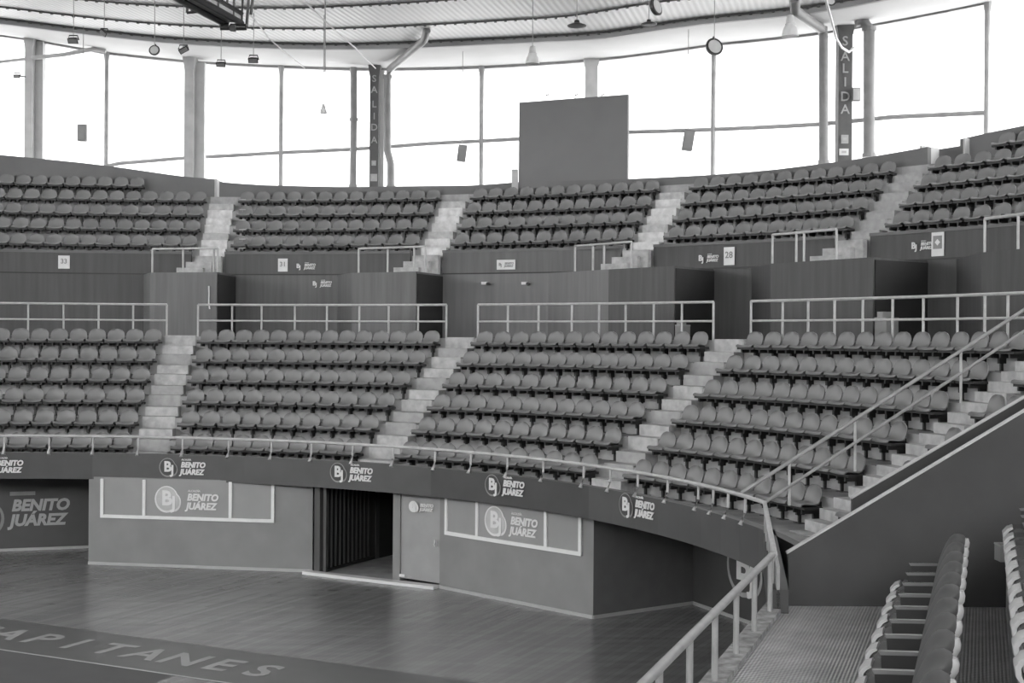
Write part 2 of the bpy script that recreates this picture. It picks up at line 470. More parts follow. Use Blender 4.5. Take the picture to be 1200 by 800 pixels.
# ------------------------------------------------------------------ seats
def seat_shell():
    # profile of the shell in (y, z): front lip, pan, curve, back
    P = [(0.0, .385), (.015, .415), (.05, .425), (.16, .41), (.27, .405), (.34, .425), (.375, .475), (.395, .545), (.41, .61), (.42, .67), (.427, .72), (.43, .753)]
    W = [.46, .485, .49, .49, .485, .48, .485, .49, .475, .42, .32, .15]
    me = MB(); nu = 6; th_ = .022
    for side in (0, 1):
        for j, ((y, z), w) in enumerate(zip(P, W)):
            a = P[max(0, j-1)]; b = P[min(len(P)-1, j+1)]
            ny, nz_ = -(b[1]-a[1]), (b[0]-a[0]); l = math.hypot(ny, nz_); ny /= l; nz_ /= l
            for i in range(nu + 1):
                u = i / nu * 2 - 1
                curve = .035 * u * u            # sides turn up / forward
                me.v.append((u * w / 2, y + (ny * (curve - th_ * side)), z + nz_ * (curve - th_ * side)))
    n = len(P); st = n * (nu+1)
    for s in (0, 1):
        for j in range(n-1):
            for i in range(nu):
                a = s*st + j*(nu+1) + i
                me.f.append((a, a+1, a+nu+2, a+nu+1) if s == 0 else (a, a+nu+1, a+nu+2, a+1))
    edge = [(j*(nu+1)) for j in range(n)] + [(n-1)*(nu+1)+i for i in range(1, nu+1)] + [j*(nu+1)+nu for j in range(n-2, -1, -1)] + [i for i in range(nu-1, 0, -1)]
    for a, b in zip(edge, edge[1:] + edge[:1]): me.f.append((a, b, b+st, a+st))
    return me
shell_mb = seat_shell()
shell_me = shell_mb.mesh('stadium_seat', G_SEAT, True); shell_me.set_sharp_from_angle(angle=50*D2R)
br_mb = MB()
br_mb.box((0, .20, .362), (.515, .32, .05)); br_mb.box((-.13, .2, .305), (.04, .30, .09)); br_mb.box((.13, .2, .305), (.04, .30, .09))  # black bracket; its broad plate also paints the shade under the pan
br_mb.box((0, .37, .36), (.52, .05, .05)); br_mb.box((0, .44, .30), (.06, .16, .30)); br_mb.box((0, .43, .17), (.05, .05, .34)); br_mb.box((0, .43, .005), (.2, .14, .01))
bracket_me = br_mb.mesh('support_bracket', G_BLACK)
ORD = ['', 'first', 'second', 'third', 'fourth', 'fifth', 'sixth', 'seventh', 'eighth', 'ninth', 'tenth', 'eleventh', 'twelfth', 'thirteenth', 'fourteenth',
       'fifteenth', 'sixteenth', 'seventeenth', 'eighteenth', 'nineteenth', 'twentieth'] + ['twenty-' + q for q in
       ['first', 'second', 'third', 'fourth', 'fifth', 'sixth', 'seventh', 'eighth', 'ninth']] + ['thirtieth'] + ['thirty-' + q for q in
       ['first', 'second', 'third', 'fourth', 'fifth', 'sixth', 'seventh', 'eighth', 'ninth']] + ['fortieth'] + ['forty-' + q for q in ['first', 'second', 'third', 'fourth', 'fifth']]
SEATS = []     # (block, row from bottom, ordinal, theta, R, z, screen size)
def fill(block, row, R, z, t_hi, t_lo, pitch, from_left=True):
    """seats between two angles (t_hi is the picture's left end)"""
    L = (t_hi - t_lo) * R
    n = max(1, int(L / pitch + .35)); dt = (t_hi - t_lo) / n
    k = 0
    for i in range(n):
        t = t_hi - dt * (i + .5)
        p = pt(t, R, z + .6); x, y, w = proj(p)
        ordn = (i + 1) if from_left else (n - i)
        SEATS.append((block, row, ordn, t, R, z, w, x, y))
half = .55
for i in range(6):
    R = RROW0 + DEP*i + .33; z = ZROW0 + RISE*i
    g = lambda k: half / R
    fill('A', i, R, z, th(-230, R), lth(0, R) + g(0), .535, False)
    fill('B', i, R, z, lth(0, R) - g(0), lth(1, R) + g(1), .525)
    fill('C', i, R, z, lth(1, R) - g(1), lth(2, R) + g(2), .525)
    fill('D', i, R, z, lth(2, R) - g(2), lth(3, R) + .60/R, .52)
    fill('E', i, R, z, lth(3, R) - .50/R, tmin(R) + .35/R, .52)
SEATS = [s for s in SEATS if s[0] != 'E' or (s[7] < 1212 and (s[8] < 657 - (s[7]-920)*.611 + 12))]
SEATS = [s for s in SEATS if s[7] < 1225]
lower_seats = list(SEATS); SEATS = []

# ------------------------------------------------------------------ upper tier
UZ0, URISE, UR0, UDEP = CAMZ + 2.56, 0.58, 26.2, 0.90
def ua(x0, y0, x1, y1):
    return pt(th(x0, 26.1, y0), 26.1, 0), pt(th(x1, 29.4, y1), 29.4, 0)
U_AISLE = [ua(247, 292, 259.5, 247), ua(503.5, 294, 532, 246), ua(751, 286, 788, 238), ua(1004, 276, 1066, 214)]
def uth(k, R): return line_ring(U_AISLE[k][0], U_AISLE[k][1], R)
UT0, UT1 = 128 * D2R, -22 * D2R
prof = [(26.12, 5.5), (26.12, UZ0)]
for j in range(5):
    prof += [(UR0 + UDEP*j, UZ0 + URISE*(max(j-1, 0))), (UR0 + UDEP*j, UZ0 + URISE*j)]
prof += [(32.0, UZ0 + URISE*4), (32.0, 5.5)]
mb = MB(); N = 110; K = len(prof)
for (R, z) in prof:
    for a in arcs(UT1, UT0, N): mb.v.append(tuple(pt(a, R, z)))
for j in range(K):
    for i in range(N):
        a = j*(N+1)+i; b = ((j+1) % K)*(N+1)+i
        mb.f.append((a, a+1, b+1, b))
for e in (0, N): mb.f.append(tuple(j*(N+1)+e for j in range(K)))
struct(mb.build('upper_seating_terrace', G_CONC))
mb = MB(); ring_solid(mb, UT0 - 2*math.pi, UT1, 80, 26.0, 32.0, 5.4, CAMZ + 2.6)      # the ring carries on behind the camera
struct(mb.build('upper_gallery_floor', G_CONC))
# concourse wall and the parapet above it, parapet broken where the stairs come down
cuts = [UT1, th(740, 26, 350), th(500, 26, 350), th(180, 26, 350), UT0]
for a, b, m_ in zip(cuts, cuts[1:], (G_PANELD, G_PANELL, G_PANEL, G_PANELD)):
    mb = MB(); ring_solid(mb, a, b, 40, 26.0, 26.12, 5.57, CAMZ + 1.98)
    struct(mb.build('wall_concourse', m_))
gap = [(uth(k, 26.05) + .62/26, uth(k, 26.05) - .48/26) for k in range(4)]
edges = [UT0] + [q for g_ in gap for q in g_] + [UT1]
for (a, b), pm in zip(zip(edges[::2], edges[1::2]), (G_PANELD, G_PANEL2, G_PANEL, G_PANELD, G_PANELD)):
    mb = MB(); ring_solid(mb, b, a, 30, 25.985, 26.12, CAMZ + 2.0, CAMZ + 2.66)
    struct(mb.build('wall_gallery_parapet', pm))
    mb = MB(); ring_solid(mb, b, a, 30, 25.95, 26.16, CAMZ + 2.64, CAMZ + 2.72)
    struct(mb.build('trim_parapet_cap', G_BACKWALL))
    mb = MB(); ring_solid(mb, b, a, 30, 25.975, 25.985, CAMZ + 1.96, CAMZ + 2.0)
    struct(mb.build('trim_parapet_seam', G_BLACK))
# rear walls behind the upper seats, each stretch with its own top line
def rear_wall(rows, R, name='wall_rear'):
    tab = tabpx(rows, R); mb = MB()
    ring_solid(mb, tab[0][0], tab[-1][0], 30, R, R + .18, CAMZ + 3.2, lambda t: interp(t, tab))
    struct(mb.build(name, G_BACKWALL))
rear_wall([(-330,120), (-60,171), (0,181.5),(30,184),(100,191),(140,196),(213,206.5),(254.5,210)], 30.75)
rear_wall([(257,213),(300,216.5),(400,219),(480,218),(560,217),(610,213),(740,209.5),(830,205),(900,199.5),(1000,187),(1087,172)], 29.9)
rear_wall([(1080,178),(1130,170)], 30.9)
rear_wall([(1125,163),(1160,155),(1200,147),(1260,133)], 30.72)
mb = MB(); a = th(255.5, 30.3, 250); ring_solid(mb, a - .0012, a + .0012, 1, 29.9, 30.8, CAMZ + 3.9, zz(255, 211, 30.3)); struct(mb.build('wall_rear_return', G_COLUMN))
mb = MB(); a = th(1088, 30.3, 190); ring_solid(mb, a - .001, a + .001, 1, 29.9, 30.8, CAMZ + 3.9, zz(1088, 172, 30.3)); struct(mb.build('wall_rear_return', G_COLUMN))
mb = MB(); a = th(1125, 30.3, 190); ring_solid(mb, a - .001, a + .001, 1, 30.5, 30.95, CAMZ + 3.9, zz(1125, 163, 30.6)); struct(mb.build('wall_rear_return', G_COLUMN))
UL = ['pale stairway in the upper tier left of the square yellowed seat markers', 'pale upper-tier stairway left of centre above the second landing rail',
      'pale upper-tier stairway just right of the big grey scoreboard back', 'wide grey stairway in the upper tier near the right corner']
UL[0] = 'pale worn stairway furthest left in the upper tier'
for k in range(4):
    o = thing('stairway', pt(uth(k, 26.2), 26.2, UZ0), UL[k], 'stairs', 'stairways between the upper seat blocks')
    sm = G_STEPU if k < 3 else G_STEP2
    for j in range(4):
        z = UZ0 + URISE * j; R = UR0 + UDEP * j
        m = MB(); step_block(m, lambda r, k=k: uth(k, r), R - .012, R + .42, z - URISE * .9 if j else z - .3, z + .03, .86); m.build('step', sm, o)
        m = MB(); step_block(m, lambda r, k=k: uth(k, r), R + .42, R + .902, z + .002, z + URISE / 2, .86); m.build('step', G_STEP if j % 2 and k < 3 else sm, o)
    m = MB(); step_block(m, lambda r, k=k: uth(k, r), UR0 + 3.59, UR0 + 3.68, UZ0 + URISE*3, UZ0 + URISE*4 + .0, .86); m.build('step', G_STEP2, o)
hu = .56
for j in range(5):
    R = UR0 + UDEP*j + .36; z = UZ0 + URISE*j; g_ = hu / R
    if j < 4:
        fill('UA', j, R, z, th(-230, R, 260), uth(0, R) + g_, .55)
        fill('UB', j, R, z, uth(0, R) - g_, uth(1, R) + g_, .55)
        fill('UC', j, R, z, uth(1, R) - g_, uth(2, R) + g_, .55)
        fill('UD', j, R, z, uth(2, R) - g_, uth(3, R) + g_, .55)
        fill('UE', j, R, z, uth(3, R) - g_, th(1225, R, 230), .55)
    else:
        fill('UA', j, R, z, th(-230, R, 210), th(168, R, 210), .55)
        fill('UE', j, R, z, th(1160, R, 190), th(1225, R, 190), .55)
upper_seats = SEATS
allseats = sorted(lower_seats + upper_seats, key=lambda s: s[6])
vis = [s for s in allseats if -8 < s[7] < 1208]
indiv = vis[:300]; rest = vis[300:] + [s for s in allseats if not (-8 < s[7] < 1208)]
BL = {'A': 'left of the leftmost lower stairway', 'B': 'right of the leftmost lower stairway', 'C': 'right of the second lower stairway',
      'D': 'right of the third lower stairway', 'E': 'beyond the pipe handrail steps'}
BG = {'A': 'seats in the far left lower block', 'B': 'seats in the lower block above the left court sign', 'C': 'seats in the middle lower block',
      'D': 'seats in the large right lower block', 'E': 'seats beyond the sloping pipe handrail'}
ROWN = ['lowest row', 'fifth row down', 'fourth row down', 'third row down', 'second row down', 'top row']
for s in indiv:
    b, row, n_, t, R, z = s[:6]
    o = bpy.data.objects.new('stadium_seat', shell_me); COL.objects.link(o)
    o.matrix_basis = Matrix.Translation(pt(t, R, z)) @ Matrix.Rotation(t - math.pi/2, 4, 'Z')
    if b in BL:
        side = BL[b]
        tag(o, 'grey plastic seat, %s, %s %s' % (ROWN[row], ORD[n_], side), 'seat', BG[b])
    else:
        tag(o, 'grey plastic seat in the upper tier, row %s, seat %s from its stairway' % (ORD[row+1], ORD[n_]), 'seat', 'upper tier seats')
    c = bpy.data.objects.new('support_bracket', bracket_me); COL.objects.link(c); c.parent = o
mr, mk = MB(), MB()
for s in rest:
    X = Matrix.Translation(pt(s[3], s[4], s[5])) @ Matrix.Rotation(s[3] - math.pi/2, 4, 'Z')
    for src, dst in ((shell_mb, mr), (br_mb, mk)):
        n = len(dst.v); dst.v += [tuple(X @ Vector(v)) for v in src.v]; dst.f += [tuple(n + q for q in f) for f in src.f]
o = mr.build('stadium_seats', G_SEAT, None, True); o.data.set_sharp_from_angle(angle=50*D2R)
tag(o, 'grey plastic seats in rows across the upper tier and farthest lower rows', 'seats', 'seats of the more distant rows', 'stuff')
c = mk.build('support_brackets', G_BLACK, o)
c['kind'] = 'stuff'

# ------------------------------------------------------------------ railings
def rail_thing(label, group, top, low, posts, mt=G_RAIL, rt=.032, rp=.022, feet=False, name='railing'):
    o = thing(name, posts[0][0], label, 'railing', group)
    m = MB(); m.tube(top, rt, 8); smooth_flat(m.build('top_rail', mt, o), 60)
    if low: m = MB(); m.tube(low, rt * .8, 8); smooth_flat(m.build('middle_rail', mt, o), 60)
    for a, b in posts:
        m = MB(); m.tube([a, b], rp, 8)
        smooth_flat(m.build('post', mt, o), 60)
    return o
def ring_rail(pxs, ytab, R, zb_, label, group, zlow=.5, rt=.034, rp=.03, h=.93):
    ztop_ = zb_ + h
    pts = []
    x = pxs[0]
    T_ = [th(p, R, 380) for p in pxs]
    top = [pt(a, R, ztop_) for a in [T_[0]] + arcs(T_[0], T_[-1], 24)[1:-1] + [T_[-1]]]
    low = [q - Vector((0, 0, h * zlow)) for q in top]
    posts = [(pt(a, R, zb_), pt(a, R, ztop_)) for a in T_]
    return rail_thing(label, group, top, low, posts, rt=rt, rp=rp)
GR = 'white guard rails along the concourse'
ring_rail([-248, -208, -168, -128, -88, -48, -8, 33, 74.5, 115.5, 156, 195.5], None, 21.75, 5.57, 'white two-bar guard rail at the left edge, behind the top lower row', GR)
ring_rail([232, 272, 306.5, 345.5, 383, 421, 455.5, 490, 523], None, 21.75, 5.57, 'white two-bar guard rail between the first and second lower stairways', GR)
ring_rail([560, 595, 631, 670, 702, 733, 766, 799, 836], None, 21.75, 5.57, 'white two-bar guard rail in front of the pale concourse wall, centre', GR)
ring_rail([880, 917, 947, 978, 1011, 1046, 1082, 1122, 1154, 1181, 1215], None, 21.75, 5.57, 'long white two-bar guard rail running out of the right edge', GR)
# balcony-front rail: far ring, then straight along the near stand
ZR = 3.12
FP = [-191, -142, -93, -43, 5, 58, 109, 162, 214, 268, 318, 365, 413.5, 461, 510, 552, 595, 637, 684.5, 715.6, 748, 783, 819, 836.5, 854, 874]
t_end = th(896, R_F + .05, 593)
near0 = on_z(905, 650, ZR); near1 = on_z(755, 800, ZR)
nd = (near1 - near0); nd.z = 0; nd.normalize()
cornerA = pt(t_end, R_F + .05, ZR)
top = [pt(a, R_F + .06, ZR) for a in arcs(th(-200, R_F, 512), t_end, 60)]
posts = []
fr = thing('railing', pt(th(5, R_F), R_F, ZF1), 'pale low rail curving along the top of the dark balcony front', 'railing', None)
m = MB(); m.tube(top, .034, 8); smooth_flat(m.build('top_rail', G_RAIL, fr), 60)
for p in FP:
    a = th(p, R_F + .06, 530)
    m = MB(); b0 = pt(a, R_F + .06, ZR); b1 = pt(a, R_F + .05, ZF1 + .14); b2 = pt(a, R_F - .02, ZF1 - .05)
    m.tube([b0, b1, b2], [.022, .024, .05], 8)
    smooth_flat(m.build('post', G_RAIL, fr), 60)
nr = thing('railing', near0 - Vector((0, 0, .65)), 'pale metal rail sloping down the frame beside the ribbed matting', 'railing', None)
m = MB(); m.tube([near0 - nd * -.0, near0 + nd * 14], .04, 10); smooth_flat(m.build('top_rail', G_RAILD, nr), 60)
ZN = 2.45
sdist = [0.0]
for (px, py) in ((885, 740), (863, 760), (836, 795), (803, 800)):
    pass
for k in range(12):
    s = .15 + k * 1.12
    q = near0 + nd * s
    m = MB(); m.tube([Vector((q.x, q.y, ZN - .1)), Vector((q.x, q.y, ZR))], .03, 8); smooth_flat(m.build('post', G_RAILD, nr), 60)
# link between the two: boarded rail seen along its length
lk = thing('rail_screen', cornerA, 'short pale boarded screen joining the curved rail to the near rail', 'screen')
A2 = Vector((cornerA.x, cornerA.y, 0)); B2 = Vector((near0.x + .03, near0.y, 0))
dd = (B2 - A2).normalized(); nn = Vector((dd.y, -dd.x, 0))
m = MB(); m.tube([A2 + Vector((0, 0, ZR)), B2 + Vector((0, 0, ZR))], .034, 8); m.build('top_rail', G_RAIL, lk)
for k in range(6):
    q = A2.lerp(B2, (k + .5) / 6)
    m = MB(); m.tube([q + Vector((0, 0, 2.5)), q + Vector((0, 0, ZR))], .022, 6); m.build('post', G_RAILD, lk)
m = MB()
for side in (1,):
    a, b = A2 - nn * .06, B2 - nn * .06
    m.hexa([a + Vector((0,0,2.3)), b + Vector((0,0,2.3)), b + nn*.04 + Vector((0,0,2.3)), a + nn*.04 + Vector((0,0,2.3)),
            a + Vector((0,0,2.98)), b + Vector((0,0,2.98)), b + nn*.04 + Vector((0,0,2.98)), a + nn*.04 + Vector((0,0,2.98))])
m.build('board', G_RAILD, lk)
# balcony front below it, continuing toward the near stand
m = MB(); a, b = A2, B2
m.hexa([a - nn*-.02 + Vector((0,0,ZF0)), b + nn*.02 + Vector((0,0,ZF0)), b + nn*.16*-1 + Vector((0,0,ZF0)), a - nn*.16 + Vector((0,0,ZF0)),
        a + nn*.02 + Vector((0,0,ZF1)), b + nn*.02 + Vector((0,0,ZF1)), b - nn*.16 + Vector((0,0,ZF1)), a - nn*.16 + Vector((0,0,ZF1))])
struct(m.build('wall_balcony_end', G_FASCIA))

# sloping pipe handrail beside the pale steps
h0 = Vector(pt(a4 + .03, 15.6, 3.12))
def dirpt(px, py, R): 
    t, z = on_ring(px, py, R); return pt(t, R, z)
def along(px, py, A, B):      # ray meets the vertical plane through plan line A-B
    A = Vector((A.x, A.y, 0)); B = Vector((B.x, B.y, 0)); t = (B - A).normalized(); n = Vector((t.y, -t.x, 0))
    d = ray(px, py); s = (A - Vector((0,0,CAMZ))).dot(n) / d.dot(n)
    return Vector((0,0,CAMZ)) + d * s
hA, hB = pt(a4 + .55/16.6, 16.6, 0), pt(a4 + .55/21.7, 21.7, 0)
U0, U1 = along(868, 578, hA, hB), along(1200, 363, hA, hB)
L0, L1 = along(897, 588, hA, hB), along(1200, 388, hA, hB)
ext = lambda a, b, s: a + (b - a) * s
hr = thing('handrail', along(1002, 548, hA, hB), 'long sloping two-pipe handrail climbing over the right-hand steps', 'handrail')
m = MB(); m.tube([U0, ext(U0, U1, 1.12)], .035, 8); smooth_flat(m.build('top_rail', G_RAILD, hr), 60)
m = MB(); m.tube([L0, ext(L0, L1, 1.12)], .03, 8); smooth_flat(m.build('lower_rail', G_RAILD, hr), 60)
for (px, y0, y1) in ((1002, 494, 552), (1126, 412, 472), (925, 541, 592)):
    m = MB(); m.tube([along(px, y0, hA, hB), along(px, y1, hA, hB)], .026, 8); smooth_flat(m.build('post', G_RAIL, hr), 60)

# ------------------------------------------------------------------ entrance blocks on the concourse, with landings, little stairs and rails
ZL = CAMZ + 1.96
BLK = [dict(a=168, b=176, c=254, post=[177.5, 213.5, 249.5, 254]), dict(a=395, b=412, c=487.5, post=[419, 453, 484, 497]),
       dict(a=640, b=713, c=790, post=[672, 693, 706, 738]), dict(a=880, b=903, c=1023, post=[903, 931, 940, 978]),
       dict(a=1120, b=1150, c=1290, post=[1151, 1190, 1240])]
RG = 'small rails round the upper landings'
RLAB = ['small pale landing rail below the leftmost upper stairway', 'small pale landing rail below the upper stairway left of centre',
        'small pale landing rail below the upper stairway beside the scoreboard', 'small pale landing rail below the wide right-hand upper stairway',
        'small pale landing rail cut off by the right edge']
for k, b in enumerate(BLK):
    Rb = 24.5 if k != 2 else 24.7
    A = pt(th(b['a'], 26.05, 350), 26.05, 0); B = pt(th(b['b'], Rb, 350), Rb, 0); C_ = pt(th(b['c'], 24.0, 350), 24.0, 0)
    tc = math.atan2(C_.y - CY, C_.x - CX); D = pt(tc, 26.05, 0)
    m = MB()
    lo = [q + Vector((0, 0, 5.57)) for q in (A, B, C_, D)]; hi = [q + Vector((0, 0, ZL)) for q in (A, B, C_, D)]
    if k == 2:
        A2_ = A.lerp(D, .5)
        m.hexa([q + Vector((0, 0, 5.57)) for q in (A, B, D.lerp(A, .3), D.lerp(A, .35))] + [q + Vector((0, 0, ZL)) for q in (A, B, D.lerp(A, .3), D.lerp(A, .35))])
        struct(m.build('wall_entrance_block', G_PANELL)); m = MB()
        m.hexa([q + Vector((0, 0, 5.57)) for q in (B, C_, D, D.lerp(A, .3))] + [q + Vector((0, 0, ZL)) for q in (B, C_, D, D.lerp(A, .3))])
        struct(m.build('wall_entrance_block', G_PANELD))
    else:
        m.hexa(lo + hi)
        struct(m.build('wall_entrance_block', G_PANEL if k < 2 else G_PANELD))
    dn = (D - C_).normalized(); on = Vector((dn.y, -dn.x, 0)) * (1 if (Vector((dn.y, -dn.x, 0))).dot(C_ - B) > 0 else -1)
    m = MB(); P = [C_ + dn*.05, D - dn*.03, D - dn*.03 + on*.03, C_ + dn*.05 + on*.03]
    m.hexa([q + Vector((0, 0, 5.58)) for q in P] + [q + Vector((0, 0, ZL - .06)) for q in P]); struct(m.build('door_shade_panel', G_DARK))  # near-black sheet, no real hole; the shade inside the entrance is its colour
    # rail on the front edge
    def edge_pt(px):
        d = ray(px, 310)
        for P, Q in ((A, B), (B, C_), (C_, D)):
            t = (Q - P); n = Vector((t.y, -t.x, 0)).normalized(); s = (P - Vector((0,0,CAMZ))).dot(n) / d.dot(n)
            q = d * s; u = (Vector((q.x, q.y, 0)) - P).dot(t) / t.length_squared
            if -0.001 <= u <= 1.001: return P + t * u
        return P + (C_ - B) * 0 + Vector((q.x, q.y, 0)) - P
    E = []
    for p in b['post']:
        q = ray(p, 310); t = C_ - B; n = Vector((t.y, -t.x, 0)).normalized()
        s = (B - Vector((0,0,CAMZ))).dot(n) / q.dot(n); e = q * s
        E.append(Vector((e.x, e.y, 0)) + n * -.06 + (n * 0))
    top = [e + Vector((0, 0, ZL + .74)) for e in (E[0], E[-1])]
    posts = [(e + Vector((0, 0, ZL)), e + Vector((0, 0, ZL + .74))) for e in E]
    rail_thing(RLAB[k], RG, top, None, posts, rt=.035, rp=.032)
    # short flight from the landing up to the gallery
    if k < 4:
        tk = uth(k, 26.05)
        s = thing('landing_steps', pt(tk, 25.9, ZL), ['short pale steps on the leftmost upper landing', 'short pale steps on the upper landing left of centre',
                  'short pale steps on the upper landing beside the scoreboard', 'short pale steps on the right-hand upper landing'][k], 'steps', 'short flights on the upper landings')
        for q in range(3):
            m = MB(); P = []
            r0, r1 = 25.35 + .2*q, 25.94
            off = -.25 * (2 - q) / 26 * -1
            for z in (ZL, ZL + .2 * (q + 1)):
                for R_, s_ in ((r0, 1), (r0, -1), (r1, -1), (r1, 1)): P.append(pt(tk + off + s_ * .42 / R_, R_, z))
            m.hexa(P); m.build('step', G_STEP, s)

# a small crate of boxes near the foot of two blocks
def crate(px, py, w, h, label):
    t_, z_ = on_ring(px, py, 23.4)
    q = thing('cardboard_box', pt(t_, 23.4, 5.57), label, 'box')
    X = Matrix.Translation(pt(t_, 23.4, 5.57)) @ Matrix.Rotation(t_ - math.pi/2, 4, 'Z')
    m = MB(); m.box((0, 0, h * .45), (w, .4, h * .9), X); m.build('box_body', G_BOXW, q)
    m = MB(); m.box((0, 0, h * .95), (w * 1.03, .42, h * .1), X); m.box((-w*.2, 0, h * 1.12), (w * .5, .3, h * .24), X); m.build('box_lid', G_SIGN, q)
crate(1039, 385, .34, .55, 'grey box standing in the dark recess behind the right guard rail')
crate(800, 388, .2, .40, 'small box in the dark recess right of the entrance block')

# ------------------------------------------------------------------ court-level walls below the balcony
WALLS = []
def vwall(A, B, z0, z1, m_, name, thick=.2, base=True):
    A = Vector((A[0], A[1], 0)); B = Vector((B[0], B[1], 0)); t = (B - A).normalized(); n = Vector((t.y, -t.x, 0))
    mb = MB(); P = [A, B, B - n*thick, A - n*thick]
    mb.hexa([p + Vector((0,0,z0)) for p in P] + [p + Vector((0,0,z1)) for p in P])
    struct(mb.build(name, m_))
    if base:
        mb = MB(); P = [A + n*.025, B + n*.025, B - n*.0, A - n*.0]
        mb.hexa([p + Vector((0,0,0.001)) for p in P] + [p + Vector((0,0,.07)) for p in P])
        struct(mb.build('baseboard_court', G_LOGO2))
w_ = lambda px, py: on_z(px, py, 0)
cL = w_(103.5, 661); c1 = w_(366, 670.5); d0 = w_(368, 672); d1 = w_(460, 681); d2 = w_(515, 689); c2 = w_(695, 725); c3 = w_(812, 708); c4 = w_(884, 733)
cLb = w_(103.5, 642); cL2 = w_(0, 646)
ldir = (cL2 - cLb).normalized()
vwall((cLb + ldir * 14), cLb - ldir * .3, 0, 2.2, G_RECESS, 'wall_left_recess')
vwall(cLb + Vector((0, .2, 0)), cL, 0, 2.14, G_BOXW, 'wall_court_return', base=False)
vwall(cL, c1, 0, 2.14, G_BOXW, 'wall_court_left')
vwall(d2, c2, 0, 2.14, G_BOXW, 'wall_court_right')
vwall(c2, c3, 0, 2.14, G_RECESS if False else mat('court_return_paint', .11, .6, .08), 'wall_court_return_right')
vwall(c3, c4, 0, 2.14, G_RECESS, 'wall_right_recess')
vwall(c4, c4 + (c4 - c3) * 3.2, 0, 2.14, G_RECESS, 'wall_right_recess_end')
# entrance passage
wd = (d2 - d0).normalized(); wn = Vector((wd.y, -wd.x, 0)); back = -wn
mb = MB()
j0, j1 = d0.lerp(d1, 0), d1
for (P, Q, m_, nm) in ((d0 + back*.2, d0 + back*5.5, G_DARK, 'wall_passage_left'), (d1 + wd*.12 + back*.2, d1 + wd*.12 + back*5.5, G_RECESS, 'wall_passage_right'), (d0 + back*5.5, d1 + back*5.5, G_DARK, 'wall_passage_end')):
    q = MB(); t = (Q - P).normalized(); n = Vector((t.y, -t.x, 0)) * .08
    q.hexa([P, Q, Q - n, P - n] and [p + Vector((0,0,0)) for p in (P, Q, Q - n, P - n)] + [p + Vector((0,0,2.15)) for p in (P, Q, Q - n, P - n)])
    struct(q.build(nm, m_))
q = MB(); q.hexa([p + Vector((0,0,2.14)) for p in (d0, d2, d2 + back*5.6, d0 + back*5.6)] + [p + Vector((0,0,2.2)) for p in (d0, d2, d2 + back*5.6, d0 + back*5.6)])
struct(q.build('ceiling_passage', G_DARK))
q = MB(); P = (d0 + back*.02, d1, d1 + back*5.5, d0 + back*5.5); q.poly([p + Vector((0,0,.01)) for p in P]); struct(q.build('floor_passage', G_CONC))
# pier between passage and door leaf, door leaf, threshold
q = MB(); P = [d1, d1 + wd*.20, d1 + wd*.20 + back*.3, d1 + back*.3]; q.hexa([p for p in P] + [p + Vector((0,0,2.14)) for p in P]); struct(q.build('trim_door_jamb', G_BOXW))
q = MB(); P = [d0 + wd*.0, d0 + wd*.16, d0 + wd*.16 + back*.3, d0 + back*.3]; q.hexa([p for p in P] + [p + Vector((0,0,2.14)) for p in P]); struct(q.build('trim_door_frame', G_RECESS))
lf0 = d1 + wd*.20; lf1 = d2
dr = thing('door_1', lf0, None, None); dr['kind'] = 'structure'
q = MB(); P = [lf0 + wn*-.04, lf1 + wn*-.04, lf1 - wn*.1, lf0 - wn*.1]; q.hexa([p + Vector((0,0,.10)) for p in P] + [p + Vector((0,0,2.12)) for p in P]); q.build('door_leaf', G_DOOR, dr)
q = MB(); X = Matrix(((wd.x, 0, wn.x, 0), (wd.y, 0, wn.y, 0), (0, 1, 0, 0), (0,0,0,1)))
hp = lf1 - wd*.1; X.translation = hp + Vector((0,0,1.0)); q.box((0, 0, .03), (.03, .14, .06), X); q.box((0, -.02, .06), (.03, .03, .04), X); q.build('door_handle', G_WHITE, dr)
q = MB(); X2 = X.copy(); X2.translation = lf0 + wd*.06 + Vector((0,0,.16)); q.box((0,0,.0), (.14,.06,.02), X2); X2.translation = lf0 + wd*.06 + Vector((0,0,2.09)); q.box((0,0,.0), (.12,.05,.02), X2); q.build('door_hinge', G_WHITE, dr)
q = MB(); P = [d0 - wd*.18 + wn*.22, d2 - wd*.02 + wn*.22, d2 - wd*.02 - wn*.02, d0 - wd*.18 - wn*.02]
q.hexa([p + Vector((0,0,.0)) for p in P] + [p + Vector((0,0,.07)) for p in P]); tag(q.build('threshold_strip', G_LOGO), 'white raised threshold strip across the foot of the court entrance', 'threshold')
# folded metal gate
g0 = d0 + wd*.2 + back*.12; g1 = on_z(437, 655, 0)
gt = thing('folding_gate', g0, 'dark folding bar gate standing inside the court entrance', 'gate')
gd = (g1 - g0); gl = gd.length; gd.normalize(); gn = Vector((gd.y, -gd.x, 0))
for k in range(12):
    p = g0 + gd * (gl * (k + .5) / 12)
    q = MB(); P = [p - gd*.055 + gn*.03, p + gd*.0, p + gd*.055 + gn*.03, p + gd*.0 + gn*.05]
    q.hexa([a + Vector((0,0,.06)) for a in P] + [a + Vector((0,0,2.0)) for a in P]); q.build('slat', mat('gate_steel', .05, .4), gt)
q = MB()
for z in (.05, 1.98):
    P = [g0, g1, g1 + gn*.07, g0 + gn*.07]; q.hexa([a + Vector((0,0,z)) for a in P] + [a + Vector((0,0,z+.06)) for a in P])
q.build('gate_rail', G_BLACK, gt)
q = MB(); P = [g0 - gd*.05, g0 + gd*.01, g0 + gd*.01 + gn*.08, g0 - gd*.05 + gn*.08]; q.hexa([a for a in P] + [a + Vector((0,0,2.1)) for a in P]); q.build('gate_post', G_RECESS, gt); q = MB()
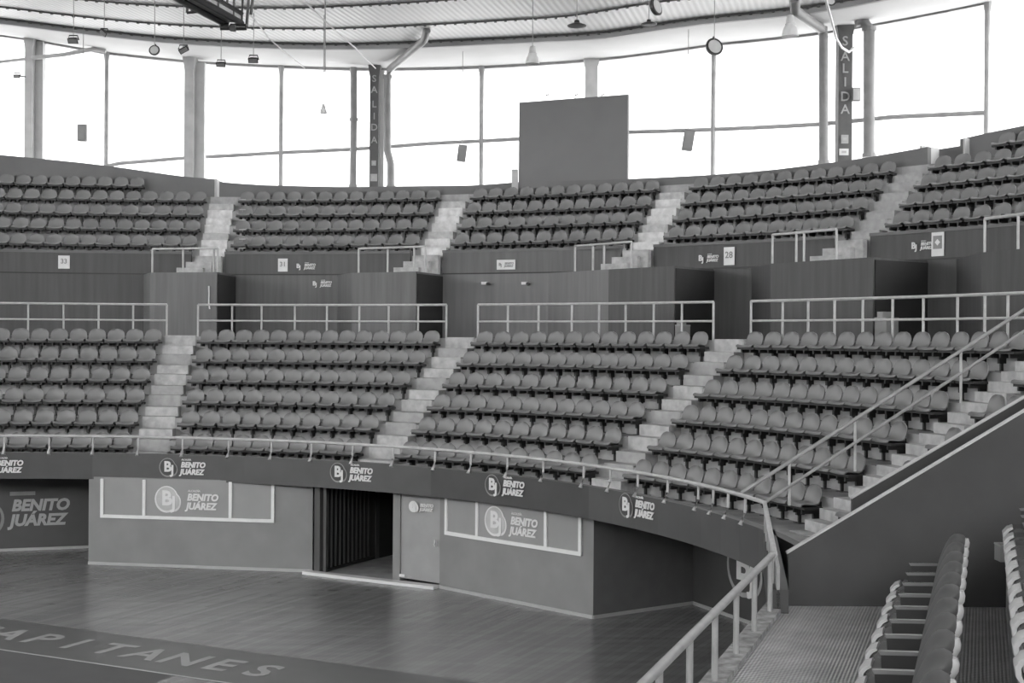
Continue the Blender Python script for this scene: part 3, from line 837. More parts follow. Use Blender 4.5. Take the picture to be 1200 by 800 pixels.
P = [g1 - gd*.0, g1 + gd*.22, g1 + gd*.22 + gn*.08, g1 + gn*.08]; q.hexa([a for a in P] + [a + Vector((0,0,2.1)) for a in P]); q.build('gate_post', G_RECESS, gt)

# ------------------------------------------------------------------ signs
def badge(root, X, r, m_main, m_ring, m_letter, full=True, ext=.006):
    """round two-lobed badge with the letters B and J; X is the frame at the badge's middle"""
    def disc(cx, cy, rx, ry, z, m_, name):
        q = MB(); n = 28
        f = [X @ Vector((cx + rx*math.cos(2*math.pi*k/n), cy + ry*math.sin(2*math.pi*k/n), z)) for k in range(n)]
        bk = [X @ Vector((cx + rx*math.cos(2*math.pi*k/n), cy + ry*math.sin(2*math.pi*k/n), z - .006)) for k in range(n)]
        b0 = len(q.v); q.v += [tuple(v) for v in f + bk]; q.f.append(tuple(range(n))); q.f.append(tuple(range(2*n-1, n-1, -1)))
        for k in range(n): q.f.append((k, (k+1) % n, n + (k+1) % n, n + k))
        return q.build(name, m_, root)
    if m_ring:
        disc(-r*.12, r*.0, r*.92, r*.98, .008, m_ring, 'badge_ring')
        disc(r*.42, -r*.2, r*.58, r*.70, .010, m_ring, 'badge_ring')
    if m_main:
        disc(-r*.12, r*.04, r*.80, r*.86, .014, m_main, 'badge_disc')
        disc(r*.42, -r*.16, r*.46, r*.58, .016, m_main, 'badge_disc')
    text_obj('B', r*1.45, X @ Matrix.Translation((-r*.48, -r*.38, .024)), m_letter, root, 'letter', bold=.035, ext=.006)
    text_obj('J', r*1.25, X @ Matrix.Translation((r*.30, -r*.62, .026)), m_letter, root, 'letter', bold=.035, ext=.006)
def words(root, X, size, m_, small=True, m_small=None):
    text_obj('BENITO', size, X @ Matrix.Translation((0, size*.10, .01)), m_, root, 'lettering', bold=.045, shear=.2, ext=.006)
    text_obj('JUÁREZ', size, X @ Matrix.Translation((-size*.10, -size*.86, .01)), m_, root, 'lettering', bold=.045, shear=.2, ext=.006)
    if small: text_obj('ALCALDÍA', size*.30, X @ Matrix.Translation((size*.1, size*1.02, .01)), m_small or m_, root, 'lettering', bold=.02, ext=.005)
def logo_ring(px, py, R, r, label, group, wsize, wdx, name='logo_sign', mring=None):
    t_, z_ = on_ring(px, py, R); X = ring_frame(t_, R, z_)
    root = thing(name, pt(t_, R, z_), label, 'sign', group)
    badge(root, X @ Matrix.Translation((0, 0, .015)), r, None if mring is None else G_FASCIA, mring, G_LOGO)
    t2 = t_ - wdx / R; X2 = ring_frame(t2, R, z_)
    words(root, X2 @ Matrix.Translation((0, 0, .02)), wsize, G_LOGO)
    return root
FG = 'round badge signs along the dark balcony front'
GREYR = mat('badge_ring_grey', .22, .5)
for px, py, lab in ((-20, 546, 'white lettering sign on the balcony front, cut off by the left edge'),
                    (198, 547.5, 'badge sign on the balcony front above the left court sign'),
                    (397.5, 553.5, 'badge sign on the balcony front above the court entrance'),
                    (578.5, 568.5, 'badge sign on the balcony front above the right framed court sign'),
                    (735, 592, 'badge sign on the balcony front above the bare grey wall, rightmost')):
    logo_ring(px, py, R_F, .235, lab, FG, .178, .32, 'balcony_sign', GREYR)
# small signs on gallery parapet and concourse wall
PG = 'small white badge signs on the concourse walls'
for px, py, R, r, lab in ((350, 312, 25.97, .13, 'small white badge and lettering on the parapet left of centre, beside the number plate'),
                       (369, 332.5, 25.97, .13, 'small white badge and lettering low on the wall left of centre'),
                       (822, 303, 25.97, .15, 'small white badge and lettering on the parapet right of the scoreboard'),
                       (1072, 288.5, 25.97, .15, 'small white badge and lettering near the parapet right end')):
    logo_ring(px, py, R, r, lab, PG, .105, .20, 'wall_sign')
q_t, q_z = on_ring(593, 310, 25.95)
X = ring_frame(q_t, 25.95, q_z); o = thing('wall_sign', pt(q_t, 25.95, q_z), 'white rectangular plate sign on the parapet below the scoreboard', 'sign')
m = MB(); m.box((0, 0, 0), (.62, .30, .02), X); m.build('sign_board', G_WHITE, o)
badge(o, X @ Matrix.Translation((-.19, 0, .008)), .09, None, None, G_SIGN)
words(o, X @ Matrix.Translation((-.04, 0, .008)), .085, G_SIGN, small=False)
def number_plate(px, py, w, h, txt, lab):
    t_, z_ = on_ring(px, py, 25.95); X = ring_frame(t_, 25.95, z_)
    o = thing('number_plate', pt(t_, 25.95, z_), lab, 'sign', 'section number plates on the parapet')
    m = MB(); m.box((0, 0, 0), (w, h, .02), X); m.build('sign_board', G_WHITE, o)
    m = MB(); m.box((0, h*.08, .012), (w*.72, h*.55, .006), X); m.build('sign_field', G_LOGO if txt else G_PIPE, o)
    if not txt:
        m = MB(); m.poly([X @ Vector(v) for v in ((0, h*.22, .017), (-w*.22, h*.08, .017), (0, -h*.06, .017), (w*.22, h*.08, .017))]); m.build('sign_arrow', G_WHITE, o)
        return
    text_obj(txt, h*.5, X @ Matrix.Translation((0, -h*.1, .017)), G_PIPE, o, 'lettering', align='CENTER', ext=.003, bold=.02)
number_plate(75, 307, .36, .42, '33', 'pale square number plate on the parapet at the far left')
number_plate(331.5, 310.5, .32, .42, '31', 'pale square number plate on the parapet left of centre')
number_plate(854.5, 300, .34, .50, '28', 'pale tall number plate on the parapet right of the scoreboard')
number_plate(1099, 286, .36, .58, '', 'pale tall number plate on the parapet near the right end')
# wall lamps on the pale concourse wall
for px, lab in ((568, 'small white bracket lamp on the pale concourse wall, left of a pair'), (615, 'small white bracket lamp on the pale concourse wall, right of a pair')):
    t_, z_ = on_ring(px, 332.5, 25.9); X = ring_frame(t_, 25.93, z_)
    o = thing('wall_lamp', pt(t_, 25.93, z_), lab, 'lamp', 'bracket lamps on the concourse wall')
    m = MB(); m.box((0, .02, .03), (.2, .08, .08), X); m.build('lamp_body', G_WHITE, o)
    m = MB(); m.lathe([(.03, 0), (.045, .05), (.05, .1)], 12, X @ Matrix.Translation((.14, 0, .04))); m.build('lamp_head', G_BLACK, o)
# white cable down the first block
o = thing('cable', pt(th(243, 24.1), 24.1, 6.5), 'thin white cable running down the leftmost entrance block', 'cable')
m = MB(); X_ = [along(px, py, pt(th(176, 24.5, 350), 24.5, 0), pt(th(254, 24.0, 350), 24.0, 0)) - Vector((0,.04,0)) for px, py in ((245, 335), (245.3, 345), (245, 355), (246, 362))]
m.tube(X_, .022, 6); m.build('cable_run', G_LOGO, o)
# tape marks on the seats left of the second upper block
# framed court signs
def framed_sign(A, B, pxs, yb, yt, lab, topbar=True):
    """pxs: outer-left, divider 1, divider 2, outer-right; yb/yt give picture heights of bottom and top at both ends"""
    X0, s = wall_frame(A, B, pxs[0], (yb[0] + yt[0]) / 2, .0)
    t = Vector((X0[0][0], X0[1][0], 0)); n = Vector((X0[0][2], X0[1][2], 0))
    o0 = Vector((X0[0][3], X0[1][3], 0))
    def u_of(px): 
        Y, _ = wall_frame(A, B, px, 600, 0); return (Vector((Y[0][3], Y[1][3], 0)) - o0).dot(t)
    U = [u_of(p) for p in pxs]
    zb_ = wall_frame(A, B, pxs[0], yb[0], 0)[0][2][3]; zt = 2.13
    root = thing('court_sign', o0 + Vector((0, 0, zb_)), lab, 'sign', 'white-framed signs on the court walls')
    X = Matrix(((t.x, 0, n.x, o0.x), (t.y, 0, n.y, o0.y), (0, 1, 0, 0), (0, 0, 0, 1)))
    m = MB(); m.box(((U[0]+U[-1])/2, (zb_+zt)/2, .01), (U[-1]-U[0], zt-zb_, .02), X); m.build('sign_panel', G_SIGN, root)
    w = .075
    def bar(x0, y0, x1, y1):
        m = MB(); m.box(((x0+x1)/2, (y0+y1)/2, .03), (abs(x1-x0), abs(y1-y0), .05), X); m.build('sign_frame', G_WHITE, root)
    bar(U[0], zb_, U[-1], zb_ + .08)
    if topbar: bar(U[0], zt - .03, U[-1], zt)
    for k, u in enumerate(U):
        c = u + (w/2 if k == 0 else -w/2 if k == 3 else 0)
        bar(c - w/2, zb_ + .08, c + w/2, zt - .03)
    mid = (U[1] + U[2]) / 2; zc = (zb_ + zt) / 2
    badge(root, X @ Matrix.Translation((U[1] + (U[2]-U[1])*.28, zc, .025)), .33, mat('badge_mid', .42, .5), mat('badge_pale', .62, .5), G_LOGO)
    words(root, X @ Matrix.Translation((U[1] + (U[2]-U[1])*.50, zc - .03, .025)), .222, G_LOGO)
framed_sign(cL, c1, [118.5, 169.5, 270.5, 322], (606, 612), (562, 564), 'white-framed three-panel sign on the left court wall', False)
framed_sign(d2, c2, [523, 560.5, 641, 683], (626, 652), (580, 598), 'white-framed three-panel sign on the right court wall')
X, s = wall_frame(d2 - wd*2, d2, 484, 593.5, .0)
o = thing('door_sign', X.translation.copy(), 'small white badge sign on the pale court door leaf', 'sign')
badge(o, X @ Matrix.Translation((-.0, 0, -.035)), .13, None, G_LOGO, G_LOGO); words(o, X @ Matrix.Translation((.17, .0, -.035)), .10, G_LOGO, small=False)
# big lettering in the two recesses
X, s = wall_frame(cLb + ldir*10, cLb, 11, 601, .015)
o = thing('recess_lettering', X.translation.copy(), 'large grey lettering and badge on the dark wall at the far left', 'sign')
words(o, X @ Matrix.Translation((.05, .02, 0)), .40, G_LOGO2, small=False)
m = MB(); m.box((.32, .50, .008), (.62, .10, .01), X); m.build('lettering_strip', GREYR, o)
badge(o, X @ Matrix.Translation((-.72, -.02, 0)), .60, G_RECESS, GREYR, G_LOGO2)
X, s = wall_frame(c3, c4, 872, 667, .01)
o = thing('recess_badge', X.translation.copy(), 'large round badge with a pale letter on the dark right recess wall', 'sign')
badge(o, X @ Matrix.Translation((.05, .05, 0)), .62, G_RECESS, mat('badge_ring_mid', .3, .5), G_LOGO)

# ------------------------------------------------------------------ court paint
f0 = on_z(0, 724.7, 0); n0 = on_z(0, 760.5, 0)
wband = (f0 - n0).dot(CD)
base = n0.copy()
def strip(u0, u1, v0, v1, z, m_, name):
    q = MB(); q.poly([base + CB*u + CD*v + Vector((0,0,z)) for u, v in ((u0, v0), (u1, v0), (u1, v1), (u0, v1))]); return struct(q.build(name, m_))
strip(-14, 11, 0, wband, .003, G_COURTP, 'floor_baseline_band')
strip(-14, 11, -.05, .0, .005, G_COURTL, 'floor_baseline_line')
e = on_z(203, 792, 0); ue = (e - base).dot(CB)
strip(-9, ue, -9, -.05, .003, G_COURTD, 'floor_key_paint')
sP = on_z(26, 752, 0); sS = on_z(284, 790, 0)
uP, vP = (sP - base).dot(CB), (sP - base).dot(CD); uS = (sS - base).dot(CB); vS = (sS - base).dot(CD)
stp = (uS - uP) / 6
let = thing('court_lettering', base, 'wide-spaced pale capital lettering painted on the dark baseline band', 'floor lettering')
for k, ch in enumerate('CAPITANES'):
    u = uP + (k - 2) * stp + .16; v = vP + (vS - vP) * (k - 2) / 6
    p = base + CB*u + CD*v
    X = Matrix(((CB.x, CD.x, 0, p.x), (CB.y, CD.y, 0, p.y), (0, 0, 1, .006), (0, 0, 0, 1)))
    text_obj(ch, 1.05, X, mat('court_letter_paint', .24, .35), let, 'letter', align='CENTER', ext=.001, bold=.022)

# ------------------------------------------------------------------ near stand: platform, side walls, armchairs
W1Y = 16.15
def zline(x):  return 3.02 + (x - 3.2) * .608
x0 = on_z(919, 705, ZN).x
q = MB(); P = [(x0, W1Y), (16, W1Y), (16, W1Y + .08), (x0, W1Y + .08)]
q.hexa([Vector((x, y, -.0)) for x, y in P] + [Vector((x, y, zline(x))) for x, y in P]); struct(q.build('wall_stand_side', G_NEARWALL))
q = MB(); P = [(x0 - .02, W1Y - .01), (16, W1Y - .01), (16, W1Y + .09), (x0 - .02, W1Y + .09)]
q.hexa([Vector((x, y, zline(x))) for x, y in P] + [Vector((x, y, zline(x) + .02)) for x, y in P]); struct(q.build('trim_stand_side_cap', G_RAIL))
W2Y = 17.3; xw = ray(999, 590).x * W2Y / ray(999, 590).y
za = CAMZ + ray(999, 584).z * W2Y / ray(999, 584).y; xb = ray(1200, 467).x * W2Y / ray(1200, 467).y; zb2 = CAMZ + ray(1200, 467).z * W2Y / ray(1200, 467).y
zl2 = lambda x: za + (x - xw) * (zb2 - za) / (xb - xw)
q = MB(); P = [(xw, W2Y), (14, W2Y), (14, W2Y + .08), (xw, W2Y + .08)]
q.hexa([Vector((x, y, 2.0)) for x, y in P] + [Vector((x, y, zl2(x))) for x, y in P]); struct(q.build('wall_stair_side', G_NEARWALL))
q = MB(); P = [(xw - .01, W2Y - .01), (14, W2Y - .01), (14, W2Y + .10), (xw - .01, W2Y + .10)]
q.hexa([Vector((x, y, zl2(x))) for x, y in P] + [Vector((x, y, zl2(x) + .02)) for x, y in P]); struct(q.build('trim_stair_side_cap', G_RAIL))
# platform with its ribbed matting
pn0 = Vector((near0.x, near0.y, 0)); rd = -nd; rp = Vector((rd.y, -rd.x, 0))      # rd points away along the rail, rp points right
tl = pn0 + rd * ((W1Y - pn0.y) / rd.y)
A_, B_, C2, D_ = tl, tl + Vector((12, 0, 0)), pn0 + nd*13 + rp*12, pn0 + nd*13
C2 = Vector((14, D_.y, 0)); B_ = Vector((14, W1Y, 0))
q = MB(); q.hexa([p + Vector((0,0,2.0)) for p in (D_, C2, B_, A_)] + [p + Vector((0,0,ZN)) for p in (D_, C2, B_, A_)])
struct(q.build('floor_stand_platform', G_MAT))
q = MB(); P = [A_ - rp*.12, A_ + rp*.10, D_ + rp*.10, D_ - rp*.12]
q.hexa([p + Vector((0,0,2.0)) for p in P] + [p + Vector((0,0,ZN + .05)) for p in P]); struct(q.build('trim_platform_edge', mat('worn_kerb', .22, .8, .45, 9.0, .5)))
q = MB(); P = [A_ - rp*.02, A_ + rp*.14, D_ + rp*.14, D_ - rp*.02]
q.hexa([p + Vector((0,0,0)) for p in P] + [p + Vector((0,0,2.0)) for p in P]); struct(q.build('wall_stand_front', G_FASCIA))

def chair_protos():
    # local frame: x across the chair (0..0.58), y back (seat faces -y), z up
    W = .56
    def pad(path, w, th0, r_round, name, m_, edge=.35, bow=0.0):
        """thick padded slab following (y,z) path, across x"""
        q = MB(); nu = 6; n = len(path); st = n * (nu + 1)
        for side in (0, 1):
            for j, (y, z) in enumerate(path):
                a = path[max(0, j-1)]; b = path[min(n-1, j+1)]; ny, nz_ = -(b[1]-a[1]), (b[0]-a[0]); l = math.hypot(ny, nz_); ny /= l; nz_ /= l
                e = min(j, n - 1 - j); tt = th0[j] if isinstance(th0, (list, tuple)) else th0 * (1 if e > 1 else (.55 if e == 0 else .85))
                ww = w[j] if r_round else w
                for i in range(nu + 1):
                    u = i / nu * 2 - 1; t2 = tt * (1 - edge * abs(u)**3)
                    s = -.5 if side else .5
                    bw = bow * u * u * min(1.0, j / (n * .6)) ; q.v.append((u * ww / 2, y + ny * t2 * s + ny * bw, z + nz_ * t2 * s + nz_ * bw))
        for s in (0, 1):
            for j in range(n-1):
                for i in range(nu):
                    a = s*st + j*(nu+1)+i; q.f.append((a, a+1, a+nu+2, a+nu+1))
        ed = [(j*(nu+1)) for j in range(n)] + [(n-1)*(nu+1)+i for i in range(1, nu+1)] + [j*(nu+1)+nu for j in range(n-2, -1, -1)] + [i for i in range(nu-1, 0, -1)]
        for a, b in zip(ed, ed[1:] + ed[:1]): q.f.append((a, b, b+st, a+st))
        me = q.mesh(name, m_, True); me.set_sharp_from_angle(angle=60*D2R); return me
    BP = [(.36, .40), (.375, .50), (.40, .62), (.435, .74), (.48, .83), (.525, .90), (.565, .95), (.60, .985), (.63, 1.01), (.65, 1.025)]
    BT = [.06, .07, .08, .10, .13, .16, .18, .17, .12, .05]
    back = pad(BP, [.44, .47, .49, .50, .50, .50, .48, .44, .36, .22], BT, True, 'backrest', G_UPH, .85)
    SP = []
    for j in range(len(BP)):
        a = BP[max(0, j-1)]; b = BP[min(len(BP)-1, j+1)]; ny, nz_ = (b[1]-a[1]), -(b[0]-a[0]); l = math.hypot(ny, nz_)
        k = BT[j] / 2 + .012
        SP.append((BP[j][0] + ny / l * k, BP[j][1] + nz_ / l * k + (.012 if j > 6 else 0)))
    shell = pad(SP, [.44, .48, .50, .51, .51, .50, .48, .44, .37, .26], .03, True, 'back_shell', G_BLACK, .35, .10)
    crescent = pad([(y + .008, z + .004) for y, z in SP[4:]], [.22, .27, .30, .31, .29, .22], [.02, .05, .06, .06, .05, .03], True, 'lit_crescent', G_SHELL, .8, .10)  # pale crescent; light catching the headrest's rounded back is put into its colour
    seat = pad([(.0, .36), (-.02, .42), (.03, .46), (.14, .455), (.28, .44), (.38, .43)], .42, .09, False, 'seat_cushion', G_UPH)
    lip = pad([(-.05, .30), (-.085, .36), (-.09, .42), (-.06, .46), (-.01, .485)], .29, .06, False, 'seat_front_panel', G_SHELL)
    arm = MB(); arm.hexa([Vector(p) for p in ((-.028, .08, .63), (.028, .08, .63), (.028, .44, .65), (-.028, .44, .65), (-.028, .06, .66), (.028, .06, .66), (.028, .46, .68), (-.028, .46, .68))])
    arm_me = arm.mesh('armrest', G_ARM)
    sd = MB(); sd.hexa([Vector(p) for p in ((-.018, .12, 0), (.018, .12, 0), (.018, .40, 0), (-.018, .40, 0), (-.018, .08, .63), (.018, .08, .63), (.018, .45, .65), (-.018, .45, .65))])
    sd.box((0, .26, .012), (.09, .36, .024))
    side_me = sd.mesh('side_frame', G_BLACK)
    return [('seat_cushion', seat, 0), ('seat_front_panel', lip, 0), ('backrest', back, 0), ('back_shell', shell, 0), ('lit_crescent', crescent, 0), ('armrest', arm_me, -.325), ('side_frame', side_me, -.325)], arm_me, side_me
PROTO, ARM_ME, SIDE_ME = chair_protos()
# chair-local +y = away from the court = rp direction; x along the row
cr = Matrix(((-rd.x, rp.x, 0, 0), (-rd.y, rp.y, 0, 0), (0, 0, 1, 0), (0, 0, 0, 1)))   # x toward the camera
def armchair(p, label, group, last=False):
    o = bpy.data.objects.new('theatre_armchair', None); COL.objects.link(o)
    o.matrix_basis = Matrix.Translation(p) @ cr; o.empty_display_size = .1
    tag(o, label, 'armchair', group)
    for nm, me, dx in PROTO:
        c = bpy.data.objects.new(nm, me); COL.objects.link(c); c.parent = o; c.location = (dx, 0, 0)
    if last:
        for nm, me in (('armrest', ARM_ME), ('side_frame', SIDE_ME)):
            c = bpy.data.objects.new(nm, me); COL.objects.link(c); c.parent = o; c.location = (.33, 0, 0)
    return o
row0 = Vector((4.30, 15.0, ZN))
for k in range(12):
    p = row0 - rd * (.655 * k)
    armchair(p, 'upholstered armchair in the near row, %s from the dark side wall' % ORD[k+1], 'armchairs of the near row', k == 11)
row1 = Vector((5.60, 15.2, ZN + .60))
for k in range(11):
    p = row1 - rd * (.655 * k)
    armchair(p, 'armchair in the row at the right edge, %s from the side wall' % ORD[k+1], 'armchairs at the right edge of the frame', k == 10)
q = MB(); e0 = row1 + rp*-.06 + rd*.93; e0.z = 0; e1 = e0 - rd*12; P = [e0, e0 + rp*5, e1 + rp*5, e1]
q.hexa([p + Vector((0,0,ZN)) for p in P] + [p + Vector((0,0,ZN+.6)) for p in P]); struct(q.build('floor_stand_riser', G_CONC))
sb = on_z(1177, 659, ZN)
o = thing('floor_box', sb, 'pale grey box against the side wall between the armchair rows', 'box')
sbv = Vector((5.74, 15.85, ZN + .6))
m = MB(); m.box((sbv.x, sbv.y, sbv.z+.09), (.17, .2, .18)); m.build('box_body', G_BOXW, o)
m = MB(); m.box((sbv.x, sbv.y, sbv.z+.19), (.18, .21, .02)); m.build('box_lid', G_SIGN, o)

# ------------------------------------------------------------------ scoreboard back, columns, pipes
def plane_pt(px, py, D):
    d = ray(px, py); return Vector((0,0,CAMZ)) + d * (D / d.y)
o = thing('scoreboard', plane_pt(670, 215, 46), 'large blank grey scoreboard back rising above the upper seats', 'scoreboard')
sl, sr = plane_pt(608, 170, 46.0), plane_pt(735.5, 170, 44.6)
ztl, ztr_, zbm = plane_pt(608, 120, 46.0).z, plane_pt(735.5, 110.5, 44.6).z, UZ0 + URISE*4
tdir = (sr - sl); tdir.z = 0; tdir.normalize(); ndir = Vector((tdir.y, -tdir.x, 0))
m = MB(); P = [sl, sr, sr - ndir*.16, sl - ndir*.16]
m.hexa([Vector((p.x, p.y, zbm)) for p in P] + [Vector((P[0].x, P[0].y, ztl)), Vector((P[1].x, P[1].y, ztr_)), Vector((P[2].x, P[2].y, ztr_)), Vector((P[3].x, P[3].y, ztl))])
m.build('cabinet', G_BOARD, o)
for px, D in ((640, 45.9), (674, 45.4), (705, 45.1)):
    q0 = plane_pt(px, 117, D + .2); m = MB(); m.tube([q0, q0 + Vector((0,0,.16)), q0 + Vector((.1,0,.18))], .03, 6); m.build('lifting_eye', G_PIPE, o)
m = MB(); q0 = plane_pt(603.5, 204, 46.1); m.box((q0.x, q0.y, q0.z - .4), (.22, .3, 1.1)); m.build('side_cabinet', G_COLUMNL, o)
def column(px, ytop, wid, D, mt=G_COLUMN, pale=None, lab=None, y0=230):
    a = plane_pt(px, 130, D); zt = plane_pt(px, ytop, D).z; zbq = CAMZ + 4.0
    q = MB(); P = [(-wid/2, 0), (wid/2, 0), (wid/2, .4), (-wid/2, .4)]
    q.hexa([Vector((a.x+x, a.y+y, zbq)) for x, y in P] + [Vector((a.x+x, a.y+y, zt - .35)) for x, y in P])
    q.hexa([Vector((a.x+x, a.y+y, zt - .35)) for x, y in P] + [Vector((a.x+x*1.45, a.y+y*1.1, zt + .15)) for x, y in P])
    struct(q.build('column', mt))
    if pale:
        q = MB(); P = [(wid/2 + .002, .3), (wid/2 + pale, .3), (wid/2 + pale, .6), (wid/2 + .002, .6)]
        q.hexa([Vector((a.x+x, a.y+y, zbq)) for x, y in P] + [Vector((a.x+x, a.y+y, zt)) for x, y in P])
        struct(q.build('column_casing', G_COLUMNL))
    return a, zt
column(33, 46, .27, 49.2, G_COLUMN, .28)
column(221, 71, .32, 49.4, G_COLUMN, .34)
column(693, 68, .42, 47.0, G_COLUMN)
cA, ztA = column(438.5, 80, .32, 49.0, mat('column_dark', .09, .7), .16)
cB, ztB = column(990.5, 29, .42, 41.4, mat('column_dark', .09, .7))
def vert_text(word, a, rows, size, lab, D):
    o = thing('column_lettering', Vector((a.x, a.y - .02, 12)), lab, 'sign')
    for ch, py in zip(word, rows):
        p = plane_pt(438.5 if D > 45 else 990.5, py, D - .012)
        X = Matrix(((1, 0, 0, p.x), (0, 0, -1, p.y), (0, 1, 0, p.z - size*.33), (0, 0, 0, 1)))
        text_obj(ch, size, X, G_LOGO2, o, 'letter', align='CENTER', ext=.005, bold=.01)
    return o
vert_text('SALIDA', cA, (92, 105, 122, 136, 149, 164), .34, 'pale vertical exit lettering on the dark column left of centre', 49.0)
vert_text('SALIDA', cB, (48, 66, 80, 96, 113, 128), .40, 'pale vertical exit lettering on the dark column at the right', 41.4)
for a_, px, py, D, w, h, lab in ((cA, 438, 191, 49.0, .16, .18, 'tiny pale notice on the dark column left of centre'), (cA, 438, 208, 49.0, .24, .26, 'small pale notice low on the dark column left of centre'),
                     (cB, 990, 163, 41.4, .22, .26, 'small square notice on the dark right column'), (cB, 989, 178, 41.4, .28, .20, 'small white plate low on the dark right column')):
    p = plane_pt(px, py, D - .02); o = thing('notice', p, lab, 'notice', 'notices on the dark columns')
    m = MB(); m.box((p.x, p.y, p.z), (w, .02, h)); m.build('notice_board', G_LOGO2 if h != .20 else G_WHITE, o)
    m = MB(); m.box((p.x, p.y - .015, p.z), (w*.5, .01, h*.35)); m.build('notice_print', G_COLUMN, o)
def pipe(pts, r, lab, mt=G_PIPE, name='drain_pipe'):
    V = [plane_pt(*p) for p in pts]
    o = thing(name, V[0], lab, 'pipe', None)
    m = MB(); m.tube(V, r, 12); smooth_flat(m.build('pipe_run', mt, o), 60)
    for i in (len(V)//2, -1):
        m = MB(); m.lathe([(r*1.25, -.06), (r*1.25, .06)], 12, Matrix.Translation(V[i])); m.build('pipe_collar', mt, o)
    return o
pipe([(500, 27, 43.6), (500, 36, 43.6), (497, 47, 44), (457, 81, 48.4), (454, 90, 48.5), (454, 176, 48.5), (458, 192, 48.5), (458, 219, 48.5)], .13, 'thick drain pipe bending from the ceiling beside the exit-lettered column')
pipe([(931, 0, 37.5), (932, 12, 37.7), (963, 34, 41), (965, 42, 41.1), (965, 190, 41.1)], .14, 'drain pipe dropping from the ceiling just left of the right dark column')
pipe([(1003, 25, 40.6), (1012, 25, 40.6), (1018.5, 34, 40.5), (1018.5, 182, 40.5)], .17, 'thick bent pipe just right of the right dark column')
pipe([(414.5, 79, 49), (414.5, 140, 49), (413.5, 218, 49)], .12, 'slim dark pipe left of the exit-lettered column, with a white band')
p = plane_pt(1003, 111, 41.3); o = thing('junction_box', p, 'small dark junction box on the side of the right column', 'box')
m = MB(); m.box((p.x, p.y, p.z), (.24, .18, .40)); m.build('box_body', G_PIPE, o); m = MB(); m.box((p.x, p.y-.1, p.z), (.2, .02, .34)); m.build('box_cover', G_COLUMN, o)
ct = thing('ceiling_patch', plane_pt(500, 27, 43.5), 'bright pale plate where the drain pipe meets the ceiling', 'plate')
p = plane_pt(500, 28, 43.55); m = MB(); m.lathe([(.45, 0), (.45, .04)], 20, Matrix.Translation(p)); m.build('plate_disc', G_WHITE, ct)
# upper slanting transom at the left
m = MB(); m.tube([plane_pt(-20, 75, 49), plane_pt(30, 69, 49.2)], .06, 6); struct(m.build('window_brace', G_COLUMNL))
m = MB(); m.tube([plane_pt(37, 68, 49.2), plane_pt(75, 64, 49.2), plane_pt(110, 57.5, 49.2), plane_pt(124, 60, 49.2)], .08, 6); struct(m.build('window_brace', G_COLUMN))

# ------------------------------------------------------------------ catwalk frame
tr = thing('lighting_gantry', plane_pt(270, 30, 26), 'dark hanging steel gantry with ladder-like frame, top left', 'gantry')
ga, gb = plane_pt(170, -38, 20.5), plane_pt(283, 25, 24.5)
gw = Vector((.36, .0, 0))
def beam(a, b, r, name, mt=G_LAMP):
    m = MB(); m.tube([a, b], r, 6); return m.build(name, mt, tr)
off = plane_pt(265, 27, 24.5) - plane_pt(283, 25, 24.5)
m = MB(); a0, b0 = ga, gb; a1, b1 = ga + off * 1.0, gb + off
dz = Vector((0, 0, .10))
m.hexa([a1, b1, b0, a0, a1 + dz, b1 + dz, b0 + dz, a0 + dz]); m.build('walkway_deck', G_COLUMN, tr)
for s in (0, 1):
    o_ = off * s
    beam(ga + o_ - Vector((0,0,.03)), gb + o_ - Vector((0,0,.03)), .055, 'side_beam')
    beam(ga + o_ + Vector((0,0,.14)), gb + o_ + Vector((0,0,.14)), .045, 'side_beam')
for f in (0.0, .28, .5, .72, .9, 1.0):
    q0 = ga.lerp(gb, f)
    for s, e in ((0, .02), (1, -.0)):
        beam(q0 + off*s, q0 + off*s + Vector((.1, 0, 2.2)), .022, 'hanger')
for px, y0, y1 in ((259, 32, 20), (289, 32, -10), (294, 17, -10)):
    beam(plane_pt(px, y0, 24.4), plane_pt(px + (3 if px > 280 else 0), y1, 24.4), .028, 'end_post')
for (xa, ya, xb, yb_) in ((258, 34, 289, 34), (258, 28.5, 268, 28.5), (270, 29, 289, 29.5), (219, 15, 236, 13.5), (219, 15, 220, 6), (225, 14, 225, 5)):
    beam(plane_pt(xa, ya, 24.3), plane_pt(xb, yb_, 24.3), .025, 'cross_bar')
m = MB(); q0 = plane_pt(273, 33, 24.2); m.box((q0.x, q0.y, q0.z), (.1, .1, .1)); m.build('junction', G_LAMP, tr)

